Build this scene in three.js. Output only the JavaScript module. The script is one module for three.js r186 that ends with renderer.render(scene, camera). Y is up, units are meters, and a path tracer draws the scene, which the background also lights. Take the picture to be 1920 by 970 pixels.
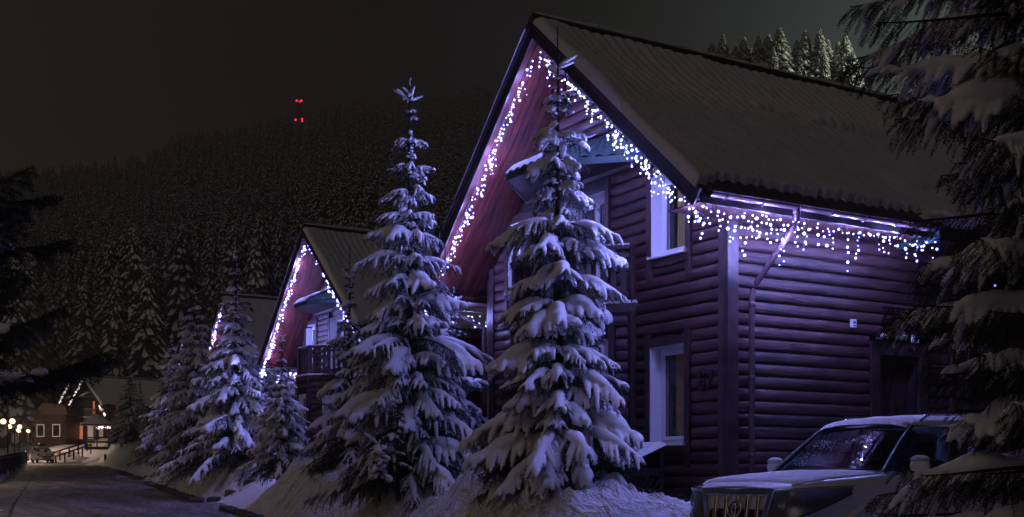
import * as THREE from 'three';
import { mergeGeometries, mergeVertices, toCreasedNormals } from 'three/addons/utils/BufferGeometryUtils.js';
import { RoundedBoxGeometry } from 'three/addons/geometries/RoundedBoxGeometry.js';
import { ImprovedNoise } from 'three/addons/math/ImprovedNoise.js';
import { FontLoader } from 'three/addons/loaders/FontLoader.js';
import { TextGeometry } from 'three/addons/geometries/TextGeometry.js';

// ---------------------------------------------------------------- camera, sky, light, exposure
const FOCAL = 2290, HORIZON = 895, EYE = 1.4;             // photograph pixels (1920 x 970); eye height in metres
const scene = new THREE.Scene();
const camera = new THREE.PerspectiveCamera(2 * Math.atan(485 / FOCAL) * 180 / Math.PI, 1920 / 970, 0.1, 4000);
camera.position.set(0, EYE, 0);
camera.lookAt(0, EYE, -10);
camera.setViewOffset(1920, 970, 0, 485 - HORIZON, 1920, 970);   // level camera, lens shifted upwards: uprights stay upright
const renderer = new THREE.WebGLRenderer({ antialias: true });
renderer.setSize(1024, 517);
renderer.toneMapping = THREE.LinearToneMapping;
renderer.toneMappingExposure = 1;
renderer.shadowMap.enabled = true;

const RGBs = (r, g, b) => new THREE.Color(r, g, b);
const V = (x, y, z) => new THREE.Vector3(x, y, z);
const P = (u, v, d) => V((u - 960) / FOCAL * d, EYE + (HORIZON - v) / FOCAL * d, -d);   // point d metres ahead seen at a pixel
const perlin = new ImprovedNoise();
const noise = (x, y = 0, z = 0) => perlin.noise(x + 31.7, y + 17.3, z + 5.9);
const fbm = (x, y = 0, z = 0, o = 4) => { let s = 0, a = 0.5; for (let i = 0; i < o; i++) { s += a * noise(x, y, z); x *= 2.03; y *= 2.03; z *= 2.03; a *= 0.5; } return s; };
const clamp = (x, a = 0, b = 1) => Math.min(b, Math.max(a, x));
const lerp = (a, b, t) => a + (b - a) * t;
const smooth = (a, b, x) => { const t = clamp((x - a) / (b - a)); return t * t * (3 - 2 * t); };
function rng(seed) { let s = seed >>> 0; return () => { s = (s + 0x6D2B79F5) | 0; let t = Math.imul(s ^ (s >>> 15), 1 | s); t = (t + Math.imul(t ^ (t >>> 7), 61 | t)) ^ t; return ((t ^ (t >>> 14)) >>> 0) / 4294967296; }; }

// night sky: low brown town glow to the left, dark bluish middle, grey-green glow of floodlit slopes to the right
{
  const w = 512, h = 256, data = new Float32Array(w * h * 4);
  for (let j = 0; j < h; j++) for (let i = 0; i < w; i++) {
    const el = ((j + 0.5) / h - 0.5) * Math.PI, az = ((i + 0.5) / w - 0.5) * 2 * Math.PI;   // azimuth atan2(z, x)
    const az0 = Math.atan2(Math.cos(az), -Math.sin(az)) * 180 / Math.PI;                     // 0 ahead, + to the right
    const up = Math.max(0, Math.sin(el));
    const right = Math.exp(-Math.pow((az0 - 28) / 15, 2)) * Math.exp(-Math.pow(Math.max(0, up - 0.1) / 0.27, 1.25));
    let dl = Math.abs(az0 + 62); if (dl > 180) dl = 360 - dl;
    const left = Math.exp(-Math.pow(dl / 34, 2)) * Math.exp(-up / 0.62);
    const cl = 1 + 0.22 * fbm(Math.cos(az) * 2.2 + 3, up * 5, Math.sin(az) * 2.2, 3);
    const k = 0.0028;
    data.set([(k * 0.9 + 0.074 * left + 0.2 * right) * cl, (k * 0.96 + 0.049 * left + 0.245 * right) * cl, (k * 1.45 + 0.02 * left + 0.235 * right) * cl, 1], (j * w + i) * 4);
  }
  const t = new THREE.DataTexture(data, w, h, THREE.RGBAFormat, THREE.FloatType);
  t.mapping = THREE.EquirectangularReflectionMapping; t.magFilter = THREE.LinearFilter; t.minFilter = THREE.LinearFilter; t.needsUpdate = true;
  scene.background = t; scene.environment = t;
}
const moon = new THREE.DirectionalLight(new THREE.Color(1, 0.82, 0.75), 0.12);   // very soft light of the cloud deck above the village
moon.position.set(-60, 80, 70); moon.target.position.set(0, 0, -20);
moon.castShadow = true; moon.shadow.radius = 60; moon.shadow.mapSize.set(2048, 2048);
Object.assign(moon.shadow.camera, { left: -90, right: 90, top: 90, bottom: -90, near: 1, far: 400 });
scene.add(moon, moon.target);
scene.fog = new THREE.FogExp2(RGBs(0.9, 0.84, 0.76), 0.0005);   // cold haze in which the mountainside fades

// ---------------------------------------------------------------- scene bookkeeping
const taken = new Map();
function numbered(name) { const n = taken.get(name) ?? 0; taken.set(name, n + 1); return n ? `${name}_${String(n).padStart(3, '0')}` : name; }
function add(o, name, label, category, group, kind) {
  o.name = numbered(name); scene.add(o);
  if (label) o.userData.label = label;
  if (category) o.userData.category = category;
  if (group) o.userData.group = group;
  if (kind) o.userData.kind = kind;
  return o;
}
const thing = (name, label, category, pos = [0, 0, 0], turn = 0, group) => { const g = add(new THREE.Group(), name, label, category, group); g.position.set(...pos); g.rotation.y = turn; return g; };
function part(parent, name, geo, mat) {
  const m = new THREE.Mesh(geo, mat); m.name = name; m.castShadow = m.receiveShadow = true; parent.add(m); return m;
}
function solo(name, geo, mat, label, category, group, kind) {
  const m = new THREE.Mesh(geo, mat); m.castShadow = m.receiveShadow = true; return add(m, name, label, category, group, kind);
}
function copyOf(o, name, label, pos, turn = 0, scale = 1, group) {
  const c = o.clone(); add(c, name, label, o.userData.category, group ?? o.userData.group); c.userData = { ...o.userData, label, ...(group ? { group } : {}) };
  c.position.set(...pos); c.rotation.y = turn; c.scale.setScalar(scale); return c;
}

// ---------------------------------------------------------------- geometry helpers
class Builder {                                            // indexed triangles with uv, smooth inside each piece
  constructor() { this.p = []; this.i = []; this.t = []; }
  v(x, y, z, u = 0, w = 0) { this.p.push(x, y, z); this.t.push(u, w); return this.p.length / 3 - 1; }
  tri(a, b, c) { this.i.push(a, b, c); }
  quad(a, b, c, d) { this.i.push(a, b, c, a, c, d); }
  grid(nu, nv, f) {                                        // f(a, b) -> [x, y, z, u, v]
    const s = this.p.length / 3;
    for (let j = 0; j <= nv; j++) for (let i = 0; i <= nu; i++) this.v(...f(i / nu, j / nv));
    for (let j = 0; j < nv; j++) for (let i = 0; i < nu; i++) { const a = s + j * (nu + 1) + i; this.quad(a, a + 1, a + nu + 2, a + nu + 1); }
    return this;
  }
  tube(pts, radii, sides = 6, cap = true, flat = 1) {       // pts: Vector3[]
    const s = this.p.length / 3, n = pts.length, T = V(0, 0, 0), A = V(0, 0, 0), B = V(0, 0, 0); let len = 0;
    for (let k = 0; k < n; k++) {
      T.subVectors(pts[Math.min(n - 1, k + 1)], pts[Math.max(0, k - 1)]).normalize();
      A.set(0, 1, 0); if (Math.abs(T.y) > 0.92) A.set(1, 0, 0);
      B.crossVectors(T, A).normalize(); A.crossVectors(B, T).normalize();
      if (k) len += pts[k].distanceTo(pts[k - 1]);
      for (let j = 0; j <= sides; j++) { const a = j / sides * Math.PI * 2, c = Math.cos(a) * radii[k], q = Math.sin(a) * radii[k] * flat; this.v(pts[k].x + B.x * c + A.x * q, pts[k].y + B.y * c + A.y * q, pts[k].z + B.z * c + A.z * q, j / sides * radii[0] * 6.28, len); }
    }
    for (let k = 0; k < n - 1; k++) for (let j = 0; j < sides; j++) { const a = s + k * (sides + 1) + j; this.quad(a, a + 1, a + sides + 2, a + sides + 1); }
    if (cap) for (const [k, flip] of [[0, 0], [n - 1, 1]]) { const c = this.v(pts[k].x, pts[k].y, pts[k].z), b = s + k * (sides + 1); for (let j = 0; j < sides; j++) flip ? this.tri(c, b + j, b + j + 1) : this.tri(c, b + j + 1, b + j); }
    return this;
  }
  box(x0, x1, y0, y1, z0, z1) {
    const c = [[x0, y0, z1], [x1, y0, z1], [x1, y1, z1], [x0, y1, z1], [x0, y0, z0], [x1, y0, z0], [x1, y1, z0], [x0, y1, z0]];
    for (const [f, ua, va] of [[[0, 1, 2, 3], 0, 1], [[5, 4, 7, 6], 0, 1], [[1, 5, 6, 2], 2, 1], [[4, 0, 3, 7], 2, 1], [[3, 2, 6, 7], 0, 2], [[4, 5, 1, 0], 0, 2]]) this.quad(...f.map((k) => this.v(...c[k], c[k][ua], c[k][va])));
    return this;
  }
  prism(poly, z0, z1) {                                     // convex polygon [x, y][] counter-clockwise, extruded along z
    const n = poly.length, f = poly.map(([x, y]) => this.v(x, y, z1, x, y)), b = poly.map(([x, y]) => this.v(x, y, z0, x, y));
    for (let k = 1; k < n - 1; k++) { this.tri(f[0], f[k], f[k + 1]); this.tri(b[0], b[k + 1], b[k]); }
    for (let k = 0; k < n; k++) { const q = poly[k], r = poly[(k + 1) % n], L = Math.hypot(r[0] - q[0], r[1] - q[1]); this.quad(this.v(q[0], q[1], z0, 0, z0), this.v(r[0], r[1], z0, L, z0), this.v(r[0], r[1], z1, L, z1), this.v(q[0], q[1], z1, 0, z1)); }
    return this;
  }
  get geo() {
    const g = new THREE.BufferGeometry();
    g.setAttribute('position', new THREE.Float32BufferAttribute(this.p, 3)); g.setAttribute('uv', new THREE.Float32BufferAttribute(this.t, 2));
    g.setIndex(this.p.length / 3 > 65535 ? new THREE.Uint32BufferAttribute(this.i, 1) : new THREE.Uint16BufferAttribute(this.i, 1));
    g.computeVertexNormals(); return g;
  }
}
const boxGeo = (x0, x1, y0, y1, z0, z1) => new Builder().box(x0, x1, y0, y1, z0, z1).geo;
// box with small bevels, for boards that catch light; uv in metres
function boardGeo(x0, x1, y0, y1, z0, z1, r = 0.006) {
  const sx = x1 - x0, sy = y1 - y0, sz = z1 - z0, g = new RoundedBoxGeometry(sx, sy, sz, 1, Math.min(r, sx / 3, sy / 3, sz / 3));
  g.translate((x0 + x1) / 2, (y0 + y1) / 2, (z0 + z1) / 2); metricUV(g); return g;
}
function metricUV(g, k = 1, off = 0) {                      // uv in metres from the dominant direction of each normal; u runs along the piece
  const p = g.attributes.position, n = g.attributes.normal, uv = new Float32Array(p.count * 2);
  g.computeBoundingBox(); const s = g.boundingBox.getSize(V(0, 0, 0));
  for (let i = 0; i < p.count; i++) {
    const x = p.getX(i), y = p.getY(i), z = p.getZ(i), nx = Math.abs(n.getX(i)), ny = Math.abs(n.getY(i)), nz = Math.abs(n.getZ(i));
    let a, b, swap;
    if (nz >= nx && nz >= ny) { a = x; b = y; swap = s.y > s.x; } else if (nx >= ny) { a = z; b = y; swap = s.y > s.z; } else { a = x; b = z; swap = s.z > s.x; }
    uv[i * 2] = (swap ? b : a) * k + off; uv[i * 2 + 1] = (swap ? a : b) * k + off * 0.37;
  }
  g.setAttribute('uv', new THREE.BufferAttribute(uv, 2)); return g;
}
function beam(a, b, w, h, r = 0.005) {                      // board from point a to b, w across (horizontal), h high
  const L = a.distanceTo(b), g = boardGeo(-L / 2, L / 2, -h / 2, h / 2, -w / 2, w / 2, r), d = V(0, 0, 0).subVectors(b, a).normalize();
  let z = V(0, 0, 0).crossVectors(d, V(0, 1, 0)); if (z.length() < 1e-3) z.set(0, 0, 1); z.normalize();
  const y = V(0, 0, 0).crossVectors(z, d);
  g.applyMatrix4(new THREE.Matrix4().makeBasis(d, y, z)); g.translate((a.x + b.x) / 2, (a.y + b.y) / 2, (a.z + b.z) / 2); return g;
}
const tubeGeo = (pts, r, sides = 8) => new Builder().tube(pts, Array.isArray(r) ? r : pts.map(() => r), sides).geo;
const move = (g, x, y, z, ry = 0) => { if (ry) g.rotateY(ry); return g.translate(x, y, z); };

// ---------------------------------------------------------------- procedural textures and materials
function texture(n, f, srgb, repeat = 1) {
  const d = new Uint8Array(n * n * 4);
  for (let j = 0; j < n; j++) for (let i = 0; i < n; i++) { const c = f(i / n, j / n); for (let k = 0; k < 3; k++) d[(j * n + i) * 4 + k] = clamp(Array.isArray(c) ? c[k] : c) * 255; d[(j * n + i) * 4 + 3] = 255; }
  const t = new THREE.DataTexture(d, n, n); t.wrapS = t.wrapT = THREE.RepeatWrapping; t.magFilter = THREE.LinearFilter; t.minFilter = THREE.LinearMipmapLinearFilter; t.generateMipmaps = true;
  if (srgb) t.colorSpace = THREE.SRGBColorSpace; t.repeat.set(repeat, repeat); t.needsUpdate = true; return t;
}
const tileNoise = (x, y, fx, fy, s = 0) => { // noise that repeats over the unit square
  const a = x * Math.PI * 2, b = y * Math.PI * 2, rx = fx / 6.283, ry = fy / 6.283;
  return noise(Math.cos(a) * rx + s, Math.sin(a) * rx + Math.cos(b) * ry, Math.sin(b) * ry + s * 1.7);
};
const knots = (() => { const r = rng(77), k = []; for (let i = 0; i < 16; i++) k.push([r(), r(), 0.006 + 0.01 * r()]); return k; })();
const grainAt = (x, y) => {                                  // x along the grain
  let w = 0, dark = 0;
  for (const [kx, ky, kr] of knots) { let dx = Math.abs(x - kx), dy = Math.abs(y - ky); dx = Math.min(dx, 1 - dx); dy = Math.min(dy, 1 - dy); const q = Math.hypot(dx * 0.75, dy) / kr; dark += Math.exp(-q * q * 1.6); w += 0.05 * Math.exp(-q * q * 0.12) * Math.sign(y - ky || 1); }
  const g = 0.5 + 0.5 * Math.sin((y + w + 0.02 * tileNoise(x, y, 3, 6)) * 2 * Math.PI * 46 + 3 * tileNoise(x, y, 4, 30, 2));
  return { g, dark: clamp(dark), n: tileNoise(x, y, 5, 60, 4), big: tileNoise(x, y, 5, 5, 9) };
};
const woodMap = texture(512, (x, y) => { const q = grainAt(x, y), k = (0.72 + 0.1 * q.g + 0.3 * q.n + 0.34 * q.big) * (1 - 0.62 * q.dark); return [k, k, k]; }, true);
const woodBump = texture(512, (x, y) => { const q = grainAt(x, y); return 0.55 + 0.12 * q.g + 0.3 * q.n - 0.45 * q.dark; });
const snowBump = texture(512, (x, y) => 0.5 + 0.3 * tileNoise(x, y, 14, 14) + 0.25 * tileNoise(x, y, 40, 40, 3) + 0.2 * tileNoise(x, y, 110, 110, 6));
const lumpBump = texture(512, (x, y) => 0.5 + 0.5 * tileNoise(x, y, 9, 9, 1) + 0.35 * tileNoise(x, y, 22, 22, 3) + 0.22 * tileNoise(x, y, 60, 60, 6));
const snowMap = texture(512, (x, y) => { const k = 0.95 + 0.05 * tileNoise(x, y, 9, 9, 2) + 0.03 * tileNoise(x, y, 60, 60, 5); return [k, k, k]; }, true);
const dirtySnowMap = texture(512, (x, y) => { const s = smooth(0.12, 0.55, tileNoise(x, y, 8, 8, 12) + 0.55 * tileNoise(x, y, 26, 26, 14) + 0.3 * tileNoise(x, y, 80, 80, 15)), k = 0.93 + 0.05 * tileNoise(x, y, 40, 40, 3); return [k * (1 - 0.14 * s), k * (1 - 0.17 * s), k * (1 - 0.21 * s)]; }, true);
const roadMap = texture(1024, (x, y) => { const s = tileNoise(x, y, 14, 5, 3) * 0.5 + 0.4 * tileNoise(x, y, 60, 22, 5) + 0.35 * tileNoise(x, y, 160, 90, 8); const k = 0.62 + 0.42 * s; return [k, k * 0.985, k * 0.97]; }, true);
const stoneMap = texture(256, (x, y) => { const k = 0.7 + 0.35 * tileNoise(x, y, 7, 7, 2) + 0.25 * tileNoise(x, y, 30, 30, 4); return [k, k * 0.97, k * 0.93]; }, true);
const barkMap = texture(256, (x, y) => { const k = 0.6 + 0.6 * tileNoise(x, y, 24, 5, 2) + 0.3 * tileNoise(x, y, 50, 22, 4); return [k, k * 0.9, k * 0.8]; }, true);
const rep = (t, a, b = a) => { const c = t.clone(); c.repeat.set(a, b); c.needsUpdate = true; return c; };
const RGB = (r, g, b) => new THREE.Color(r, g, b);
const std = (name, color, roughness, extra = {}) => { const m = new THREE.MeshStandardMaterial({ color, roughness, ...extra }); m.name = name; return m; };
const phys = (name, color, roughness, extra = {}) => { const m = new THREE.MeshPhysicalMaterial({ color, roughness, ...extra }); m.name = name; return m; };

const M = {};
M.log = std('brown varnished log', RGB(0.085, 0.039, 0.036), 0.45, { map: rep(woodMap, 0.8, 1.7), bumpMap: rep(woodBump, 0.8, 1.7), bumpScale: 0.009 });
M.log2 = std('redder varnished log', RGB(0.1, 0.039, 0.037), 0.5, { map: rep(woodMap, 0.8, 1.7), bumpMap: rep(woodBump, 0.8, 1.7), bumpScale: 0.009 });
M.log3 = std('darker varnished log', RGB(0.062, 0.032, 0.031), 0.41, { map: rep(woodMap, 0.7, 1.6), bumpMap: rep(woodBump, 0.7, 1.6), bumpScale: 0.01 });
M.board = std('dark stained board', RGB(0.06, 0.032, 0.031), 0.45, { map: rep(woodMap, 1, 2), bumpMap: rep(woodBump, 1, 2), bumpScale: 0.002 });
M.darkBoard = std('black brown board', RGB(0.03, 0.02, 0.02), 0.5, { map: rep(woodMap, 1, 2), bumpMap: rep(woodBump, 1, 2), bumpScale: 0.002 });
M.soffit = std('red lacquered soffit plank', RGB(0.1, 0.015, 0.011), 0.45, { map: rep(woodMap, 0.6, 2), bumpMap: rep(woodBump, 0.6, 2), bumpScale: 0.0015 });
M.soffit2 = std('brighter red soffit plank', RGB(0.118, 0.018, 0.013), 0.5, { map: rep(woodMap, 0.6, 2), bumpMap: rep(woodBump, 0.6, 2), bumpScale: 0.0015 });
M.inner = std('dark inner wall', RGB(0.06, 0.045, 0.04), 0.9);
M.white = std('white plastic', RGB(0.74, 0.74, 0.76), 0.38);
M.greyTrim = std('grey rubber', RGB(0.1, 0.1, 0.11), 0.6);
M.brass = std('brass cap', RGB(0.4, 0.3, 0.14), 0.5, { metalness: 0.6 });
M.pane = phys('window pane', RGB(0.93, 0.95, 0.96), 0.02, { transmission: 1, thickness: 0, ior: 1.5 });
M.cellarGlass = std('dark cellar glass', RGB(0.01, 0.012, 0.018), 0.08);
M.curtain = std('ochre curtain', RGB(0.42, 0.31, 0.11), 0.9, { side: THREE.DoubleSide });
M.paleCurtain = std('pale curtain', RGB(0.46, 0.44, 0.45), 0.9, { side: THREE.DoubleSide });
M.metalRoof = std('brown metal roof tile', RGB(0.075, 0.052, 0.05), 0.42, { metalness: 0.15 });
M.greenRoof = std('green metal roof tile', RGB(0.05, 0.1, 0.1), 0.4, { metalness: 0.1 });
M.teal = std('teal painted board', RGB(0.022, 0.06, 0.062), 0.5);
M.gutter = std('brown gutter metal', RGB(0.11, 0.07, 0.075), 0.27, { metalness: 0.35 });
M.snow = std('snow', RGB(0.83, 0.83, 0.85), 0.9, { map: rep(snowMap, 0.5), bumpMap: rep(snowBump, 1.1), bumpScale: 0.02 });
M.treeSnow = std('tree snow', RGB(0.82, 0.82, 0.85), 0.9, { bumpMap: rep(snowBump, 3), bumpScale: 0.006 });
M.farSnow = std('far snow on branches', RGB(0.82, 0.82, 0.85), 0.92);
M.bankSnow = std('ploughed snow', RGB(0.86, 0.86, 0.87), 0.92, { map: rep(dirtySnowMap, 0.6), bumpMap: rep(lumpBump, 0.55), bumpScale: 0.11 });
M.roadSnow = std('packed road snow', RGB(0.66, 0.65, 0.67), 0.75, { map: rep(roadMap, 0.09, 0.05), bumpMap: rep(snowBump, 0.35), bumpScale: 0.03 });
M.needle = std('spruce needles', RGB(0.028, 0.043, 0.024), 0.7, { side: THREE.DoubleSide });
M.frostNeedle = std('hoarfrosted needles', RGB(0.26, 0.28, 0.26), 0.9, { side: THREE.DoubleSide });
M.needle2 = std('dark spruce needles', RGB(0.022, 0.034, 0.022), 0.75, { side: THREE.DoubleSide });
M.bark = std('spruce bark', RGB(0.09, 0.06, 0.045), 0.95, { map: rep(barkMap, 3, 1.2), bumpMap: rep(barkMap, 3, 1.2), bumpScale: 0.01 });
M.stone = std('field stone', RGB(0.23, 0.21, 0.2), 0.85, { map: rep(stoneMap, 2), bumpMap: rep(stoneMap, 2), bumpScale: 0.01 });
M.stone2 = std('grey field stone', RGB(0.17, 0.17, 0.175), 0.85, { map: rep(stoneMap, 2.3), bumpMap: rep(stoneMap, 2.3), bumpScale: 0.01 });
M.mortar = std('mortar', RGB(0.1, 0.095, 0.09), 0.95);
M.iron = std('black iron', RGB(0.025, 0.025, 0.027), 0.5, { metalness: 0.4 });
M.cable = std('white cable', RGB(0.5, 0.5, 0.52), 0.5);
M.wire = std('thin clear wire', RGB(0.1, 0.1, 0.11), 0.6);
M.chrome = std('chrome', RGB(0.72, 0.72, 0.74), 0.14, { metalness: 1 });
M.splitWood = std('split firewood', RGB(0.42, 0.27, 0.15), 0.85, { map: rep(woodMap, 2, 4), bumpMap: rep(woodBump, 2, 4), bumpScale: 0.004 });
M.splitWood2 = std('pale split firewood', RGB(0.5, 0.38, 0.25), 0.85, { map: rep(woodMap, 2.4, 4), bumpMap: rep(woodBump, 2.4, 4), bumpScale: 0.004 });
M.logBark = std('firewood bark', RGB(0.16, 0.1, 0.065), 0.95, { map: rep(barkMap, 2) });
const LED = RGB(0.275, 0.285, 1), WARM = RGB(1, 0.71, 0.53);
M.ledBulb = std('cool white led bulb', RGB(0.8, 0.8, 0.9), 0.4, { emissive: RGB(0.3, 0.32, 1), emissiveIntensity: 7 });
M.warmLed = std('white led bulb', RGB(0.8, 0.8, 0.8), 0.4, { emissive: RGB(1, 0.86, 0.84), emissiveIntensity: 1.3 });
M.lampGlobe = std('lit frosted lamp globe', RGB(0.9, 0.88, 0.82), 0.5, { emissive: RGB(1, 0.74, 0.38), emissiveIntensity: 3 });
M.litWindow = std('lit window glow', RGB(0.5, 0.3, 0.2), 0.8, { emissive: RGB(1, 0.22, 0.08), emissiveIntensity: 0.42 });
M.redLamp = std('red obstruction lamp', RGB(0.5, 0.02, 0.03), 0.5, { emissive: RGB(1, 0.02, 0.05), emissiveIntensity: 2.6 });
M.flood = std('floodlight face', RGB(0.8, 0.8, 0.8), 0.5, { emissive: RGB(0.9, 1, 0.72), emissiveIntensity: 3 });
function pointLight(parent, name, pos, color, intensity, radius = 1) {
  const l = new THREE.PointLight(color, intensity); l.name = name; l.position.copy(pos); l.castShadow = true; l.shadow.radius = radius; parent.add(l); return l;
}
const YAW = -58.38 * Math.PI / 180;                         // all cabins of the row face the same way
const CORNER = V(2.9253, 0, -16.5);                         // street-side corner of the nearest cabin
const ROAD_Y = (d) => -0.3 + 0.024 * d;                     // the road climbs gently away from the camera

// ---------------------------------------------------------------- terrain: ground, road, hill
const LAT = (x, d) => x + 0.3786 * d;                       // metres to the right of the line that the road follows
const houseLocal = (x, z) => { const dx = x - CORNER.x, dz = z - CORNER.z, c = Math.cos(YAW), s = Math.sin(YAW); return [dx * c - dz * s, dx * s + dz * c]; };
const DRIVES = [0, 1, 2, 3].map((k) => [[0, 0], [-8.98, -17.2], [-15.53, -34.3], [-22.4, -50.5]][k]);
function groundY(x, z) {
  const d = -z, l = LAT(x, d);
  let y = ROAD_Y(Math.max(d, -40)) + 0.05 * fbm(x * 0.3, z * 0.3, 0, 3);
  let rise = 0.75 * smooth(4.9, 7, l) + 0.02 * Math.max(0, l - 9);
  const [hx, hz] = houseLocal(x, z);
  if (d < 30) rise *= 1 - 0.85 * smooth(0.35, 1.1, hx) * (1 - smooth(8, 10, hx)) * smooth(-8, -6, hz);
  y += rise - 0.9 * smooth(-2.6, -5, l) * (1 - smooth(118, 140, d)) * smooth(-10, 10, d);
  y += 2.1 * smooth(143, 156, d) * smooth(-7, 2, l) + 0.35 * smooth(40, 140, d) * smooth(5, 9, l);
  return y;
}
function groundSheet(xs, zs, f, uvk = 1) {
  const b = new Builder(), nx = xs.length - 1, nz = zs.length - 1;
  b.grid(nx, nz, (a, c) => { const x = xs[Math.round(a * nx)], z = zs[Math.round(c * nz)]; return [x, f(x, z), z, x * uvk, z * uvk]; });
  for (let k = 0; k < b.i.length; k += 3) { const t = b.i[k + 1]; b.i[k + 1] = b.i[k + 2]; b.i[k + 2] = t; }
  return b.geo;
}
const spread = (a, b, n, p = 1) => Array.from({ length: n + 1 }, (_, i) => lerp(a, b, Math.pow(i / n, p)));
{
  const xs = [...spread(-420, -130, 12), ...spread(-127, -40, 40), ...spread(-39.2, 40, 150), ...spread(43, 420, 30)];
  const zs = [...spread(-182, -60, 80), ...spread(-59, 20, 150), ...spread(23, 120, 14)];
  solo('ground', groundSheet(xs, zs, groundY), M.snow, 'snow covered ground around the cabins', 'ground', undefined, 'structure');
}
{   // packed snow road, one sheet just above the ground
  const b = new Builder(), n = 140;
  b.grid(26, n, (a, c) => { const d = lerp(-25, 150, c), l = lerp(-2.7, 5.15, a), x = l - 0.3786 * d; return [x, groundY(x, -d) + 0.012 + 0.02 * noise(l * 0.7, d * 0.07), -d, l, d]; });
  solo('road', b.geo, M.roadSnow, 'packed snow street leading uphill between the banks', 'road', undefined, 'structure');
  const crack = new Builder(), pts = []; for (let d = 20; d < 138; d += 0.7) { const l = -1.05 + 0.09 * noise(d * 0.6) + 0.04 * noise(d * 2.2, 4), x = l - 0.3786 * d; pts.push(V(x, groundY(x, -d) + 0.032, -d)); }
  crack.tube(pts, pts.map((_, k) => 0.018 + 0.014 * noise(k * 0.7, 9)), 4, true, 0.3);
  solo('road_joint', crack.geo, M.stone2, 'dark joint line running along the packed snow street', 'road joint', undefined, 'structure');
}
const vTop = (u) => { const t = [[-2400, 470], [-900, 440], [0, 395], [200, 368], [400, 305], [560, 268], [700, 248], [900, 232], [1100, 262], [1300, 330], [1600, 400], [1900, 430], [4200, 470]]; let k = 0; while (k < t.length - 2 && u > t[k + 1][0]) k++; return lerp(t[k][1], t[k + 1][1], smooth(0, 1, (u - t[k][0]) / (t[k + 1][0] - t[k][0]))); };
function hillY(u, d) {
  const s = clamp((d - 165) / 790), x = (u - 960) / FOCAL * d, y0 = groundY(x, -Math.min(d, 178)) - 0.4;
  const yt = EYE + (HORIZON - vTop(u)) / FOCAL * 955;
  let y = lerp(y0, yt, Math.pow(s, 1.22)) + 9 * s * fbm(x * 0.012, d * 0.012, 3, 4);
  y += 55 * Math.exp(-Math.pow((u - 1440) / 260, 2)) * smooth(140, 192, d) * (1 - 0.75 * smooth(230, 330, d));
  if (d > 955) y -= (d - 955) * 0.5;
  return y;
}
{
  const b = new Builder();
  b.grid(190, 90, (a, c) => { const u = lerp(-2400, 4200, a), d = lerp(165, 1150, Math.pow(c, 1.5)), x = (u - 960) / FOCAL * d; return [x, hillY(u, d), -d, x, d]; });
  solo('hill', b.geo, M.snow, 'snowy wooded mountainside behind the cabins', 'hill', undefined, 'structure');
}

// ---------------------------------------------------------------- ploughed snow banks along the road
function bank(d0, d1, l0, l1, H, lift, seed, label, nA = 150, nB = 60) {
  const b = new Builder();
  const shape = (a, c) => {
    const d = lerp(d0, d1, a), e = Math.min(1, Math.min(a * (d1 - d0) / 2.4, (1 - a) * (d1 - d0) / 3.4)), end = Math.sin(clamp(e) * Math.PI / 2);
    const wob = 0.3 * fbm(d * 0.22, seed, 0, 2), l = lerp(l0 + wob * (1 - c), l1, c), x = l - 0.3786 * d;
    const across = Math.pow(Math.sin(clamp(c * 1.9, 0, 1) * Math.PI / 2), 0.9) * (1 - lift * smooth(0.55, 1, c)), lump = fbm(x * 0.9, d * 0.9, seed, 4) * 0.36 + 0.75 * Math.max(0, fbm(x * 2.1, d * 1.7, seed + 7, 4)) + 0.1 * fbm(x * 8, d * 8, seed + 3, 2);
    const hump = 1 + 0.28 * noise(d * 0.33, seed * 3.1);
    const g = groundY(x, -d), road = ROAD_Y(d);
    return [x, Math.max(g - 0.08, lerp(g, road + H * hump, end * across) + lump * end * across) - (c === 0 || c === 1 || a === 0 || a === 1 ? 0.25 : 0), -d, x, d];
  };
  b.grid(nA, nB, shape);
  const m = solo('snow_bank', b.geo, M.bankSnow, label, 'snow bank', 'ploughed snow banks along the street', 'structure');
  return m;
}
bank(14.4, 32.6, 4.9, 8.6, 1.32, 0.6, 1, 'lumpy ploughed snow bank under the two tall spruces', 260, 70);
bank(2.5, 9.6, 4.6, 9.6, 1.5, 0.3, 2, 'ploughed snow pile under the spruce beside the white car', 120, 70);
bank(37.6, 58, 4.7, 10, 1.5, 0.7, 3, 'smooth tall snow bank before the second cabin', 130, 40);
bank(64.5, 86, 4.9, 10, 1.55, 0.7, 4, 'low snow bank before the third cabin', 90, 30);
bank(92, 134, 5.0, 16, 2.9, 0.2, 5, 'high snow heap at the far end of the street beside gazebo', 110, 40);
bank(60, 136, -2.4, -3.2, 0.45, 0.2, 6, 'narrow snow ridge at the foot of the iron fence', 160, 8);
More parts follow.
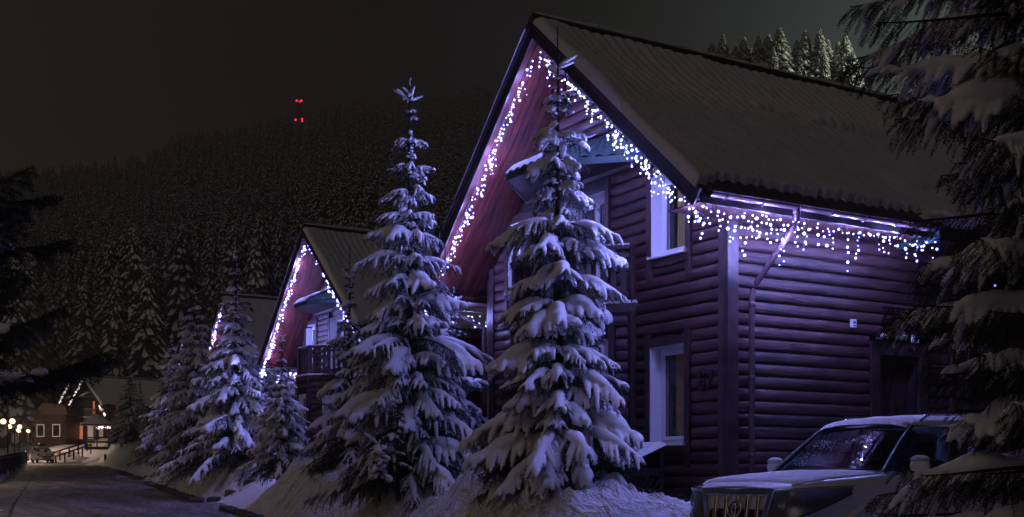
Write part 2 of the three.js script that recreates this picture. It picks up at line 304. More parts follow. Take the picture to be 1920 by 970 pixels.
// rough kerb stones that stick out at the foot of two banks
function kerb(d0, d1, l, seed, label, turn = 0) {
  const r = rng(seed), t = thing('kerb', label, 'kerb', [0, 0, 0], 0, 'stone kerbs at the foot of the snow banks');
  const shapes = [0, 1, 2].map((k) => { const g = new RoundedBoxGeometry(0.3, 0.2, 0.46, 2, 0.05), p = g.attributes.position; for (let i = 0; i < p.count; i++) { const n = 0.035 * noise(p.getX(i) * 9 + k * 5, p.getY(i) * 9, p.getZ(i) * 9); p.setXYZ(i, p.getX(i) + n, p.getY(i) + n, p.getZ(i) + n); } g.computeVertexNormals(); return g; });
  for (let d = d0; d < d1; d += 0.5 + r() * 0.14) {
    const ll = l + 0.12 * noise(d * 0.8, seed) , x = ll - 0.3786 * d, m = part(t, 'kerb_stone', shapes[Math.floor(r() * 3)], r() < 0.5 ? M.stone : M.stone2);
    m.position.set(x, ROAD_Y(d) + 0.03 + 0.04 * r(), -d); m.rotation.set(0.1 * r(), 0.36 + 0.2 * (r() - 0.5), 0.1 * r());
  }
  if (turn) for (let q = l; q < l + turn; q += 0.5 + r() * 0.1) { const d = d0 - 0.35 + 0.1 * r(), m = part(t, 'kerb_stone', shapes[Math.floor(r() * 3)], r() < 0.5 ? M.stone : M.stone2); m.position.set(q - 0.3786 * d, groundY(q - 0.3786 * d, -d) + 0.06, -d); m.rotation.set(0.1 * r(), Math.PI / 2 + 0.1 * (r() - 0.5), 0.1 * r()); }
}
kerb(27.5, 33, 4.72, 11, 'dark kerb stones below the lumpy bank of the two tall spruces');
kerb(38.2, 57, 4.55, 12, 'dark kerb stones below the smooth bank of the second cabin', 3.4);
kerb(65.5, 85, 4.72, 13, 'dark kerb stones below the bank of the third cabin', 2.6);

// ---------------------------------------------------------------- log cabins
const PITCH = 0.1707, WID = 6.2, BASE = 1.25, DEEP = 9, OVER = 1.15;
const APEX = [-3.1, 8.33], EAVE_R = [0.78, 4.98], EAVE_L = [-6.85, 4.66];
const roofY = (x) => (x > APEX[0] ? lerp(APEX[1], EAVE_R[1], (x - APEX[0]) / (EAVE_R[0] - APEX[0])) : lerp(APEX[1], EAVE_L[1], (x - APEX[0]) / (EAVE_L[0] - APEX[0])));
const logRand = rng(5);
function logGeo(len, bulge = 0.056) {                        // half-round siding log along +x from 0, lower edge at y 0
  const b = new Builder(), n = 9, prof = [], o = logRand() * 7, o2 = logRand() * 3;
  prof.push([-0.004, 0.03]);
  for (let k = 0; k <= n; k++) { const a = k / n * Math.PI; prof.push([PITCH / 2 - Math.cos(a) * (PITCH / 2 - 0.0035), Math.pow(Math.sin(a), 0.72) * bulge]); }
  const segs = Math.max(1, Math.round(len / 1.2));
  b.grid(segs, prof.length - 1, (s, t) => { const q = prof[Math.round(t * (prof.length - 1))], x = s * len; return [x, q[0], q[1] + 0.0025 * noise(x * 0.8 + o, q[0] * 4), x + o, q[0] * 1.25 + o2]; });
  for (const x of [0, len]) { const c = b.v(x, PITCH / 2, 0, 0, 0), v = prof.map((q) => b.v(x, q[0], q[1], q[0], q[1])); for (let k = 0; k < v.length - 1; k++) x ? b.tri(c, v[k], v[k + 1]) : b.tri(c, v[k + 1], v[k]); }
  return b.geo;
}
function wallLogs(parent, x0, x1, y0, y1, holes, limit) {     // rows of logs in the wall's own axes (x along, z out)
  for (let y = y0; y < y1 - 0.02; y += PITCH) {
    let a = x0, e = x1;
    if (limit) { const [l, h] = limit(y + PITCH); a = Math.max(a, l); e = Math.min(e, h); if (e - a < 0.15) continue; }
    let runs = [[a, e]];
    for (const [hx0, hx1, hy0, hy1] of holes) if (y + PITCH * 0.85 > hy0 && y + PITCH * 0.15 < hy1) runs = runs.flatMap(([p, q]) => (hx1 <= p || hx0 >= q ? [[p, q]] : [[p, Math.min(q, hx0)], [Math.max(p, hx1), q]])).filter(([p, q]) => q - p > 0.03);
    runs = runs.flatMap(([p, q]) => { if (q - p < 2.6 || logRand() < 0.45) return [[p, q]]; const c = lerp(p, q, 0.25 + 0.5 * logRand()); return [[p, c - 0.003], [c + 0.003, q]]; });
    for (const [p, q] of runs) { const m = part(parent, 'log', logGeo(q - p), [M.log, M.log, M.log2, M.log3][Math.floor(logRand() * 4)]); m.position.set(p, y, 0.001 * (logRand() - 0.5)); m.rotation.x = 0.02 * (logRand() - 0.5); }
  }
}
function shapeGeo(poly, holes, depth) {
  const s = new THREE.Shape(poly.map(([x, y]) => new THREE.Vector2(x, y)));
  for (const [x0, x1, y0, y1] of holes) s.holes.push(new THREE.Path([[x0, y0], [x0, y1], [x1, y1], [x1, y0]].map(([x, y]) => new THREE.Vector2(x, y))));
  const g = new THREE.ExtrudeGeometry(s, { depth, bevelEnabled: false }); g.translate(0, 0, -depth); return g;
}
function curtainGeo(x0, x1, y0, y1, z, folds) {
  const b = new Builder(); b.grid(folds * 8, 6, (a, c) => { const x = lerp(x0, x1, a); return [x, lerp(y0, y1, c), z + 0.028 * Math.sin(a * folds * 6.283 + 0.6 * Math.sin(a * 17)) * (0.7 + 0.3 * (1 - c)), x, c]; }); return b.geo;
}
// a recessed white window in its wall's axes: opening x0..x1, y0..y1, outside towards +z
function windowAt(house, at, x0, x1, y0, y1, { depth = 0.15, casing = 0.1, mullion = [], curtain, carved = true, transom } = {}) {
  const g = new THREE.Group(); g.name = 'window'; at(g); house.add(g);
  const fr = new Builder(), z = -depth, f = 0.055;
  fr.box(x0, x0 + f, y0, y1, z - 0.05, z + 0.02).box(x1 - f, x1, y0, y1, z - 0.05, z + 0.02).box(x0 + f, x1 - f, y1 - f, y1, z - 0.05, z + 0.02).box(x0 + f, x1 - f, y0, y0 + f, z - 0.05, z + 0.02);
  part(g, 'frame', fr.geo, M.white);
  const lights = []; let a = x0 + f; for (const q of [...mullion, x1 - f]) { lights.push([a, q]); a = q; }
  for (const [p, q] of lights) {
    const s = new Builder(), t = 0.05, m0 = p + 0.004, m1 = q - 0.004, b0 = y0 + f + 0.004, b1 = y1 - f - 0.004;
    s.box(m0, m0 + t, b0, b1, z - 0.035, z + 0.034).box(m1 - t, m1, b0, b1, z - 0.035, z + 0.034).box(m0 + t, m1 - t, b1 - t, b1, z - 0.035, z + 0.034).box(m0 + t, m1 - t, b0, b0 + t, z - 0.035, z + 0.034);
    if (transom) s.box(m0 + t, m1 - t, transom - 0.035, transom + 0.035, z - 0.035, z + 0.034);
    part(g, 'sash', s.geo, M.white);
    const gasket = new Builder(), c0 = m0 + t, c1 = m1 - t, d0 = b0 + t, d1 = b1 - t; gasket.box(c0, c0 + 0.008, d0, d1, z - 0.01, z + 0.012).box(c1 - 0.008, c1, d0, d1, z - 0.01, z + 0.012).box(c0 + 0.008, c1 - 0.008, d1 - 0.008, d1, z - 0.01, z + 0.012).box(c0 + 0.008, c1 - 0.008, d0, d0 + 0.008, z - 0.01, z + 0.012);
    part(g, 'gasket', gasket.geo, M.greyTrim);
    part(g, 'pane', boxGeo(c0 + 0.008, c1 - 0.008, d0 + 0.008, d1 - 0.008, z - 0.002, z + 0.002), M.pane);
  }
  const rv = new Builder(); rv.box(x0 - 0.012, x0, y0, y1, z, 0.062).box(x1, x1 + 0.012, y0, y1, z, 0.062).box(x0, x1, y1, y1 + 0.012, z, 0.062);
  part(g, 'reveal', rv.geo, M.white);
  part(g, 'sill', boardGeo(x0 - 0.05, x1 + 0.05, y0 - 0.035, y0 - 0.003, z, 0.12, 0.008), M.white);
  for (const sx of [x0 - 0.056, x1 + 0.042]) part(g, 'sill_cap', boardGeo(sx, sx + 0.014, y0 - 0.04, y0 + 0.02, -0.02, 0.126, 0.004), M.brass);
  if (casing) {
    part(g, 'casing', boardGeo(x0 - 0.012 - casing, x0 - 0.013, y0 - 0.36, y1 + 0.2, 0.01, 0.085), M.board);
    part(g, 'casing', boardGeo(x1 + 0.013, x1 + 0.012 + casing, y0 - 0.36, y1 + 0.2, 0.01, 0.085), M.board);
    if (carved) {
      const carve = (yTop, h, up) => { const s = new THREE.Shape(), n = 26, e = (k) => 0.028 * (Math.sin(k / n * Math.PI) * 1.1 + 0.55 * Math.abs(Math.sin(k / n * Math.PI * 6))); s.moveTo(x0 - 0.01, yTop); for (let k = 0; k <= n; k++) s.lineTo(lerp(x0 - 0.01, x1 + 0.01, k / n), yTop + (up ? 1 : -1) * (h - 0.04 + e(k))); s.lineTo(x1 + 0.01, yTop); const q = new THREE.ExtrudeGeometry(s, { depth: 0.03, bevelEnabled: true, bevelSize: 0.003, bevelThickness: 0.003, bevelSegments: 1 }); q.translate(0, 0, 0.045); return q; };
      part(g, 'carved_board', carve(y1 + 0.014, 0.13, true), M.board);
      part(g, 'carved_board', carve(y0 - 0.042, 0.12, false), M.board);
    }
  }
  if (curtain) part(g, 'curtain', curtainGeo(curtain[0], curtain[1], y0 + 0.02, y1 - 0.04, z - 0.1, curtain[2]), curtain[3]);
  return g;
}
// corrugated roof with snow on the slope from the ridge to one eave
function roofSlope(house, eave, detail, seed) {
  const ex = eave[0] - APEX[0], ey = eave[1] - APEX[1], L = Math.hypot(ex, ey), nx = -ey * Math.sign(ex) / L * (ex > 0 ? 1 : 1), side = Math.sign(ex);
  const nrm = [Math.abs(ey) / L * side, Math.abs(ex) / L], z1 = OVER + 0.03, z0 = -DEEP - 0.35, len = z1 - z0, wave = 0.205;
  const at = (q, z, h) => [APEX[0] + ex * q + nrm[0] * h, APEX[1] + ey * q + nrm[1] * h, z];
  const rib = (z) => { const p = ((z / wave) % 1 + 1) % 1; return 0.017 + 0.026 * Math.pow(Math.sin(p * Math.PI), 1.4) ; };
  const order = (b) => { if (side > 0) for (let k = 0; k < b.i.length; k += 3) { const t = b.i[k + 1]; b.i[k + 1] = b.i[k + 2]; b.i[k + 2] = t; } return b; };
  const sheet = new Builder(), cols = detail ? Math.round(len / wave) * 6 : 60, rows = detail ? 30 : 8;
  sheet.grid(cols, rows, (a, c) => { const z = lerp(z0, z1, a), s = (c * L / 0.35) % 1; return [...at(c * (1 + 0.05 / L), z, rib(z) + 0.014 * s), z, c * L]; });
  const r = part(house, 'roof', order(sheet).geo, M.metalRoof);
  const deck = new Builder(); { const p = [at(0, 0, 0), at(1, 0, 0), at(1, 0, -0.11), at(0, 0, -0.11)].map((q) => [q[0], q[1]]); deck.prism(side > 0 ? [p[3], p[2], p[1], p[0]] : [p[0], p[1], p[2], p[3]], z0 + 0.02, z1 - 0.035); }
  part(r, 'deck', deck.geo, M.darkBoard);
  // snow blanket: thin with the ribs showing near the ridge, thick and smooth further down, torn off above the eave
  const edge = (z) => 1 - (0.30 + 0.16 * fbm(z * 0.7, seed, 0, 3) + 0.02 * Math.abs(Math.sin(z / wave * Math.PI)) + 0.12 * fbm(z * 2.3, seed + 2, 0, 3) - 0.25 * smooth(0.55, 1.1, z)) / L;
  const thick = (q, z) => {
    const away = clamp((z - -2.6) / -3.5), thin = smooth(0.36 + 0.16 * noise(z * 0.35, seed) - 0.22 * away, 0.62 + 0.1 * noise(z * 0.6, seed + 4), q);
    let t = lerp(0.045 + rib(z) * 0.95, 0.135, Math.max(thin, 0.75 * smooth(0.2, 1.0, z)));
    t += 0.12 * fbm(z * 0.5, q * 2.8, seed, 4) + 0.012 * fbm(z * 4, q * 20, seed, 2);
    const crack = 0.43 + 0.035 * (z + 3.5) / 2 * -1 + 0.02 * fbm(z * 1.3, seed + 3), w = smooth(-6.6, -5.4, z) * (1 - smooth(-2.6, -1.5, z)) * smooth(-0.12, 0.12, fbm(z * 1.1, seed + 9, 0, 2) + 0.05);
    t += 0.075 * w * Math.exp(-Math.pow((q - crack + 0.03) / 0.03, 2)) - 0.10 * w * Math.exp(-Math.pow((q - crack - 0.008) / 0.007, 2));
    const crack2 = 0.80 + 0.02 * fbm(z * 1.5, seed + 5), w2 = smooth(-5.4, -4.6, z) * (1 - smooth(-3.6, -3.0, z));
    t += w2 * (0.04 * Math.exp(-Math.pow((q - crack2 + 0.03) / 0.03, 2)) - 0.07 * Math.exp(-Math.pow((q - crack2) / 0.008, 2)));
    return Math.max(0.03, t);
  };
  const sn = new Builder(), nu = detail ? 620 : 70, nv = detail ? 130 : 20, zs0 = z0 + 0.02, zs1 = z1 + 0.05;
  const blanket = (a, c) => {
    const z = lerp(zs0, zs1, a), qe = edge(z), q = lerp(0.026 + 0.012 * noise(z * 3, seed), qe, c), fromEdge = Math.min((1 - c) * qe * L, c * L * 0.9 + 0.02, (zs1 - z) * 1.3, (z - zs0) * 2);
    const round = Math.sqrt(clamp(1 - Math.pow(1 - clamp(fromEdge / 0.11), 2)));
    return [...at(q, z, 0.012 + thick(q, z) * round), z, q * L];
  };
  sn.grid(nu, nv, blanket);
  part(r, 'snow', order(sn).geo, M.snow);
  return r;
}
function stoneFoundation(parent, len, y0, y1, seed) {         // irregular stones in their wall's axes
  const r = rng(seed); part(parent, 'mortar', boxGeo(0, len, y0, y1, -0.28, 0.0), M.mortar);
  let y = y0; while (y < y1 - 0.03) {
    const h = Math.min(y1 - y, 0.2 + 0.16 * r()); let x = -0.02;
    while (x < len - 0.05) {
      const w = Math.min(len - x, 0.2 + 0.32 * r()), cx = x + w / 2, cy = y + h / 2, n = 7 + Math.floor(r() * 2), pts = [];
      for (let k = 0; k < n; k++) { const a = (k + 0.35 * r()) / n * 6.283, m = Math.max(Math.abs(Math.cos(a)), Math.abs(Math.sin(a))); pts.push([Math.cos(a) / Math.pow(m, 0.8) * (w / 2 - 0.014), Math.sin(a) / Math.pow(m, 0.8) * (h / 2 - 0.014)]); }
      const s = new THREE.Shape(pts.map(([px, py]) => new THREE.Vector2(px, py))), g = new THREE.ExtrudeGeometry(s, { depth: 0.02 + 0.02 * r(), bevelEnabled: true, bevelSize: 0.014, bevelThickness: 0.02, bevelSegments: 2 });
      const m = part(parent, 'stone', g, r() < 0.5 ? M.stone : M.stone2); m.position.set(cx, cy, -0.01); x += w;
    }
    y += h;
  }
}
function makeHouse(name, label, detail) {
  const h = thing(name, label, 'house');
  const W0 = [-1.62, -0.85, 1.88, 3.28], W1 = [-1.59, -0.83, 4.6, 5.76], BD = [-3.75, -2.74, 4.05, 5.8], WL = [-5.6, -4.85, 4.6, 5.76];
  const open = ([a, b, c, d]) => [a - 0.013, b + 0.013, c - 0.036, d + 0.013];
  const front = part(h, 'front_wall', shapeGeo([[-WID, BASE - 0.6], [0, BASE - 0.6], [0, roofY(0) - 0.17], [APEX[0], APEX[1] - 0.17], [-WID, roofY(-WID) - 0.17]], detail ? [...[W0, W1, BD, WL].map(open), [-4.2, -2.6, 1.35, 3.5]] : [W0, W1], 0.24), M.darkBoard);
  const grow = ([a, b, c, d], s = 0.125) => [a - s, b + s, c, d];
  if (detail) {
    wallLogs(front, -WID + 0.11, -0.115, BASE, 8.2, [[-1.77, -0.71, 1.83, 3.42], [-1.74, -0.69, 4.55, 5.9], [-3.95, -2.62, 4.0, 6.0], [-5.75, -4.71, 4.5, 5.9], [-4.82, -2.03, 1.0, 4.0]],
      (y) => [Math.max(-WID, lerp(APEX[0], EAVE_L[0], (APEX[1] - 0.2 - y) / (APEX[1] - EAVE_L[1]))), Math.min(0, lerp(APEX[0], EAVE_R[0], (APEX[1] - 0.2 - y) / (APEX[1] - EAVE_R[1])))]);
  } else part(front, 'siding', boxGeo(-WID, 0, BASE, 4.6, 0.002, 0.05), M.log);
  const side = new THREE.Group(); side.name = 'side_wall'; h.add(side); side.rotation.y = Math.PI / 2;
  // in the side wall's axes x = -z of the house, so the corner lies at 0 and the back at +DEEP
  part(side, 'backing', shapeGeo([[0.245, BASE - 0.6], [DEEP, BASE - 0.6], [DEEP, 5.45], [0.245, 5.45]], detail ? [[2.86, 3.74, BASE - 0.2, 3.19]] : [], 0.24), M.darkBoard);
  if (detail) wallLogs(side, 0.115, DEEP, BASE, 5.0, [[2.68, 3.92, 0.6, 3.4]]);
  else part(side, 'siding', boxGeo(0, DEEP, BASE, 4.98, 0.002, 0.05), M.log2);
  part(h, 'back_wall', boxGeo(-WID, -0.002, BASE - 0.6, 5.4, -DEEP - 0.2, -DEEP - 0.004), M.darkBoard);
  part(h, 'left_wall', boxGeo(-WID - 0.24, -WID - 0.002, BASE - 0.6, roofY(-WID) - 0.16, -DEEP, 0), M.board);
  part(h, 'floor', boxGeo(-WID + 0.01, -0.25, 3.78, 3.9, -DEEP + 0.01, -0.26), M.inner);
  part(h, 'inner_wall', boxGeo(-WID + 0.01, -0.25, BASE, 4.9, -3.1, -3.0), M.inner); part(h, 'ceiling', boxGeo(-WID + 0.01, -0.25, 4.92, 5.0, -DEEP + 0.01, -2.99), M.inner);
  part(h, 'inner_gable', shapeGeo([[-WID + 0.02, 5.02], [-0.26, 5.02], [APEX[0], APEX[1] - 0.3]], [], 0.08).translate(0, 0, -3.0), M.inner);
  // corner boards
  part(h, 'corner_board', boardGeo(-0.12, 0.0, BASE - 0.05, roofY(-0.05) - 0.2, 0.003, 0.078), M.board);
  part(h, 'corner_board', boardGeo(0.003, 0.078, BASE - 0.05, 4.98, -0.115, 0.078), M.board);
  part(h, 'corner_board', boardGeo(-WID - 0.05, -WID + 0.1, BASE - 0.05, roofY(-WID) - 0.2, 0.003, 0.078), M.board);
  part(h, 'base_flashing', boardGeo(-WID, 0.1, BASE - 0.07, BASE - 0.012, 0.002, 0.11, 0.01), M.board);
  if (detail) {
    const f1 = new THREE.Group(); f1.name = 'foundation'; f1.position.set(-WID, 0, 0.02); h.add(f1); stoneFoundation(f1, WID + 0.02, 0.55, BASE - 0.075, 3);
    const f2 = new THREE.Group(); f2.name = 'foundation'; f2.position.set(0.02, 0, 0); f2.rotation.y = Math.PI / 2; h.add(f2); stoneFoundation(f2, 6, 0.1, BASE - 0.015, 4);
    const cw = new THREE.Group(); cw.name = 'cellar_window'; h.add(cw);
    part(cw, 'frame', boardGeo(-0.52, 0.16, 0.62, BASE - 0.09, 0.06, 0.13), M.iron); part(cw, 'pane', boxGeo(-0.46, 0.1, 0.66, BASE - 0.14, 0.128, 0.136), M.cellarGlass);
    part(cw, 'snow', boardGeo(-0.54, 0.18, BASE - 0.088, BASE - 0.06, 0.11, 0.16, 0.012), M.snow);
  }
  // windows
  const place = (g) => {};
  if (detail) {
    windowAt(h, place, ...W0, { curtain: [-1.4, -0.8, 9, M.curtain] });
    windowAt(h, place, ...W1, { curtain: [-1.36, -0.78, 9, M.curtain] });
    windowAt(h, place, ...BD, { mullion: [-3.2], casing: 0.09, carved: false, curtain: [-3.7, -2.8, 10, M.paleCurtain] });
    windowAt(h, place, ...WL, { curtain: [-5.55, -5.2, 5, M.paleCurtain] });
  } else for (const w of [W0, W1]) part(h, 'window', boxGeo(w[0], w[1], w[2], w[3], -0.1, 0.055), M.white);
  // bay with three facets below the balcony
  const bayPts = [[-2.05, 0.07], [-3.0, 1.0], [-3.85, 1.0], [-4.8, 0.07]], bayTop = 3.86;
  for (let k = 0; k < 3; k++) {
    const a = bayPts[k], b = bayPts[k + 1], L = Math.hypot(a[0] - b[0], a[1] - b[1]), ang = Math.atan2(-(a[1] - b[1]), a[0] - b[0]);
    const win = k === 1 ? [0.14, L - 0.14, 1.75, 3.45] : [0.42, L - 0.36, 1.75, 3.45];
    const g = new THREE.Group(); g.name = 'bay_wall'; g.position.set(b[0], 0, b[1]); g.rotation.y = ang; h.add(g);
    part(g, 'backing', shapeGeo([[0, 0.6], [L, 0.6], [L, bayTop], [0, bayTop]], detail ? [open(win)] : [], 0.09), M.darkBoard);
    if (detail) {
      wallLogs(g, 0.06, L - 0.06, BASE - PITCH * 2, bayTop - 0.1, [[win[0] - 0.13, win[1] + 0.13, win[2] - 0.05, win[3] + 0.12]]);
      windowAt(h, (q) => { q.position.copy(g.position); q.rotation.y = ang; }, ...win, { depth: 0.06, casing: 0.09, carved: false, transom: 2.95, curtain: [win[0] + 0.05, win[1] - 0.05, 8, M.paleCurtain] });
    } else part(g, 'pane', boxGeo(win[0], win[1], win[2], win[3], 0.002, 0.02), M.white);
  }
  for (let k = 0; k < 4; k++) part(h, 'bay_post', boardGeo(bayPts[k][0] - 0.06, bayPts[k][0] + 0.06, 0.6, bayTop, bayPts[k][1] - 0.05, bayPts[k][1] + 0.07), M.board);
  // balcony: slab, railing with flat balusters, snow line on the slab
  const outer = bayPts.map(([x, z], k) => [x + (k === 0 ? 0.1 : k === 3 ? -0.1 : k === 1 ? 0.04 : -0.04), z + (k === 0 || k === 3 ? -0.05 : 0.1)]);
  const slab = new Builder(); { const poly = [[outer[0][0], -0.02], [outer[3][0], -0.02], ...[3, 2, 1, 0].map((k) => outer[k])].filter((_, k) => k !== 5 || true); const s = new THREE.Shape(poly.map(([x, z]) => new THREE.Vector2(x, -z))); const g = new THREE.ExtrudeGeometry(s, { depth: 0.13, bevelEnabled: false }); g.rotateX(-Math.PI / 2); g.translate(0, bayTop, 0); part(h, 'balcony_floor', g, M.board);
    const s2 = new THREE.ExtrudeGeometry(s, { depth: 0.03, bevelEnabled: true, bevelSize: 0.01, bevelThickness: 0.008, bevelSegments: 2 }); s2.rotateX(-Math.PI / 2); s2.translate(0, bayTop + 0.14, 0); part(h, 'balcony_snow', s2, M.snow); }
  for (let k = 0; k < 3; k++) {
    const a = V(bayPts[k][0], 0, bayPts[k][1]), b = V(bayPts[k + 1][0], 0, bayPts[k + 1][1]), L = a.distanceTo(b), dir = V(0, 0, 0).subVectors(b, a).normalize(), ang = Math.atan2(-dir.z, dir.x);
    const rl = new THREE.Group(); rl.name = 'railing'; rl.position.copy(a); rl.rotation.y = ang; h.add(rl);
    part(rl, 'top_rail', boardGeo(0.03, L - 0.03, 4.8, 4.86, -0.06, 0.06), M.board); part(rl, 'rail', boardGeo(0.04, L - 0.04, 4.68, 4.745, -0.025, 0.025), M.board); part(rl, 'rail', boardGeo(0.04, L - 0.04, 4.1, 4.165, -0.025, 0.025), M.board);
    const n = Math.round((L - 0.1) / 0.15); for (let j = 0; j < n; j++) { const x = 0.06 + (j + 0.5) * (L - 0.12) / n; part(rl, 'baluster', boardGeo(x - 0.042, x + 0.042, 4.05, 4.8, 0.026, 0.046), M.board); }
    part(rl, 'railing_snow', boardGeo(0.03, L - 0.03, 4.861, 4.885, -0.05, 0.05, 0.012), M.snow);
  }
  for (let k = 0; k < 4; k++) part(h, 'railing_post', boardGeo(bayPts[k][0] - 0.045, bayPts[k][0] + 0.045, 4.0, 4.88, bayPts[k][1] - 0.045, bayPts[k][1] + 0.045), M.board);
  // hipped tile canopy over the balcony
  const eaveC = [[-1.82, 0.06], [-2.92, 1.12], [-3.92, 1.12], [-5.0, 0.06]], ridgeC = [[-2.55, 0.06], [-2.95, 0.06], [-3.85, 0.06], [-4.25, 0.06]];
  const cy0 = 6.16, cy1 = 6.62;
  const canopy = new THREE.Group(); canopy.name = 'canopy'; h.add(canopy);
  for (let k = 0; k < 3; k++) {
    const e0 = eaveC[k], e1 = eaveC[k + 1], r0 = ridgeC[k], r1 = ridgeC[k + 1], el = Math.hypot(e1[0] - e0[0], e1[1] - e0[1]);
    const surf = (lift, amp, q0, q1) => (a, c) => { const q = lerp(q0, q1, c), x = lerp(lerp(r0[0], r1[0], a), lerp(e0[0], e1[0], a), q), z = lerp(lerp(r0[1], r1[1], a), lerp(e0[1], e1[1], a), q), w = a * el / 0.2; const step = 0.02 * ((q * 3.2) % 1); return [x, lerp(cy1, cy0, q) + lift(a, q) + amp * (0.022 * Math.sin(w * 6.283) + step), z, a * el, q]; };
    const inv = (b) => { for (let j = 0; j < b.i.length; j += 3) { const t = b.i[j + 1]; b.i[j + 1] = b.i[j + 2]; b.i[j + 2] = t; } return b.geo; };
    part(canopy, 'tile_sheet', inv(new Builder().grid(60, 16, surf(() => 0.03, 1, 0, 1.03))), M.greenRoof);
    if (k) part(canopy, 'snow', inv(new Builder().grid(60, 24, surf((a, q) => (k === 0 ? 0.034 + 0.035 * smooth(-0.1, 0.25, noise(a * 3, q * 2.5, 8)) : 0.045) + (k === 0 ? 0.012 : 0.08) * Math.pow(Math.sin(clamp((1 - (q - 0.02) / (k === 0 ? 0.9 : 1.0)) * 6, 0, 1) * Math.PI / 2), 1) * (0.8 + 0.4 * noise(a * 5, q * 5, k)), 0.75, k === 0 ? 0.74 : 0.02, k === 0 ? 0.96 : 1.02))), M.snow);
    part(canopy, 'fascia', beam(V(e0[0], cy0 - 0.04, e0[1]), V(e1[0], cy0 - 0.04, e1[1]), 0.03, 0.11), M.teal);
    const under = new Builder(); under.grid(2, 2, (a, c) => [lerp(lerp(r0[0], r1[0], a), lerp(e0[0], e1[0], a), c), lerp(cy0 - 0.06, cy0 - 0.08, c), lerp(lerp(r0[1], r1[1], a), lerp(e0[1], e1[1], a), c), a, c]); part(canopy, 'soffit', under.geo, M.board);
  }
  // roof
  const right = roofSlope(h, EAVE_R, detail, 1), left = roofSlope(h, EAVE_L, false, 2);
  const ridge = part(h, 'ridge_cap', tubeGeo(spread(OVER + 0.03, -DEEP - 0.3, 20).map((z) => V(APEX[0], APEX[1] + 0.035, z)), 0.085, 12), M.metalRoof);
  const rs = new Builder(), rp = [], rr = []; for (let k = 0; k <= 160; k++) { const z = lerp(OVER + 0.05, -DEEP - 0.3, k / 160), e = clamp(Math.min(k, 160 - k) / 2.5); rp.push(V(APEX[0] - 0.02, APEX[1] + 0.10 + 0.02 * noise(z * 1.7, 3), z)); rr.push((0.085 + 0.03 * noise(z * 2.4) + 0.02 * noise(z * 7, 4)) * Math.sqrt(e)); }
  rs.tube(rp, rr, 10, true, 0.75); part(ridge, 'snow', rs.geo, M.snow);
  // barge boards, soffit planks, fascia
  for (const [e, sgn] of [[EAVE_R, 1], [EAVE_L, -1]]) {
    const a = V(APEX[0], APEX[1], 0), b = V(e[0], e[1], 0), L = a.distanceTo(b), ang = Math.atan2(b.y - a.y, b.x - a.x), g = new THREE.Group(); g.name = 'overhang'; g.position.set(a.x, a.y, 0); g.rotation.z = ang; h.add(g);
    const low = sgn > 0 ? -1 : 1;   // side of the slope line that lies under the roof
    const yy = (p, q) => [Math.min(low * p, low * q), Math.max(low * p, low * q)];
    part(g, 'barge_board', boardGeo(0.06, L + 0.02, ...yy(-0.03, 0.2), OVER, OVER + 0.03), M.darkBoard);
    part(g, 'barge_trim', boardGeo(0.02, L + 0.03, ...yy(-0.045, 0.06), OVER + 0.031, OVER + 0.05), M.board);
    const n = detail ? 10 : 4; for (let k = 0; k < n; k++) { const w = (OVER - 0.03) / n, z = 0.01 + k * w; part(g, 'soffit_plank', boardGeo(0.14, L - 0.05, ...yy(0.112, 0.132 + 0.002 * (k % 2)), z + 0.007, z + w - 0.007, 0.004), k % 3 ? M.soffit : M.soffit2); }
  }
  for (const [x0, x1, ye, sgn] of [[0.09, EAVE_R[0] - 0.03, EAVE_R[1] - 0.14, 1], [EAVE_L[0] + 0.03, -WID - 0.25, EAVE_L[1] - 0.14, -1]]) {
    const n = 6; for (let k = 0; k < n; k++) part(h, 'eave_plank', boardGeo(lerp(x0, x1, k / n) + 0.003, lerp(x0, x1, (k + 1) / n) - 0.003, ye, ye + 0.018, -DEEP, OVER - 0.02, 0.004), k % 2 ? M.soffit : M.board);
    const xf = sgn > 0 ? x1 : x0 - 0.03; part(h, 'fascia', boardGeo(xf, xf + 0.03, ye - 0.02, ye + 0.16, -DEEP, OVER - 0.01), M.darkBoard);
  }
  // gutter with brackets and the bent downpipe at the corner
  const gut = new Builder(), gx = EAVE_R[0] + 0.075, gy = EAVE_R[1] - 0.02, gz0 = -3.15, gz1 = OVER - 0.08;
  gut.grid(8, 12, (a, c) => { const t = Math.PI * (1 + c); return [gx + Math.cos(t) * 0.066, gy + Math.sin(t) * 0.066 - 0.0, lerp(gz0, gz1, a), a, c]; });
  gut.grid(8, 12, (a, c) => { const t = Math.PI * (2 - c); return [gx + Math.cos(t) * 0.06, gy + Math.sin(t) * 0.06, lerp(gz0, gz1, a), a, c]; });
  const G = part(h, 'gutter', gut.geo, M.gutter);
  part(G, 'rim', tubeGeo([V(gx + 0.066, gy, gz0), V(gx + 0.066, gy, gz1)], 0.011), M.gutter); part(G, 'rim', tubeGeo([V(gx - 0.066, gy, gz0), V(gx - 0.066, gy, gz1)], 0.008), M.gutter);
  for (const z of [gz0, gz1]) { const c = new THREE.CylinderGeometry(0.068, 0.068, 0.012, 20, 1, false, -Math.PI / 2, Math.PI); c.rotateZ(0); c.rotateX(Math.PI / 2); c.rotateZ(Math.PI); c.translate(gx, gy, z); part(G, 'end_cap', c, M.gutter); }
  for (let z = gz0 + 0.25; z < gz1; z += 0.62) part(G, 'bracket', tubeGeo(Array.from({ length: 9 }, (_, k) => { const t = Math.PI * (1 + k / 8); return V(gx + Math.cos(t) * 0.074, gy + Math.sin(t) * 0.074, z); }), 0.009, 6), M.gutter);
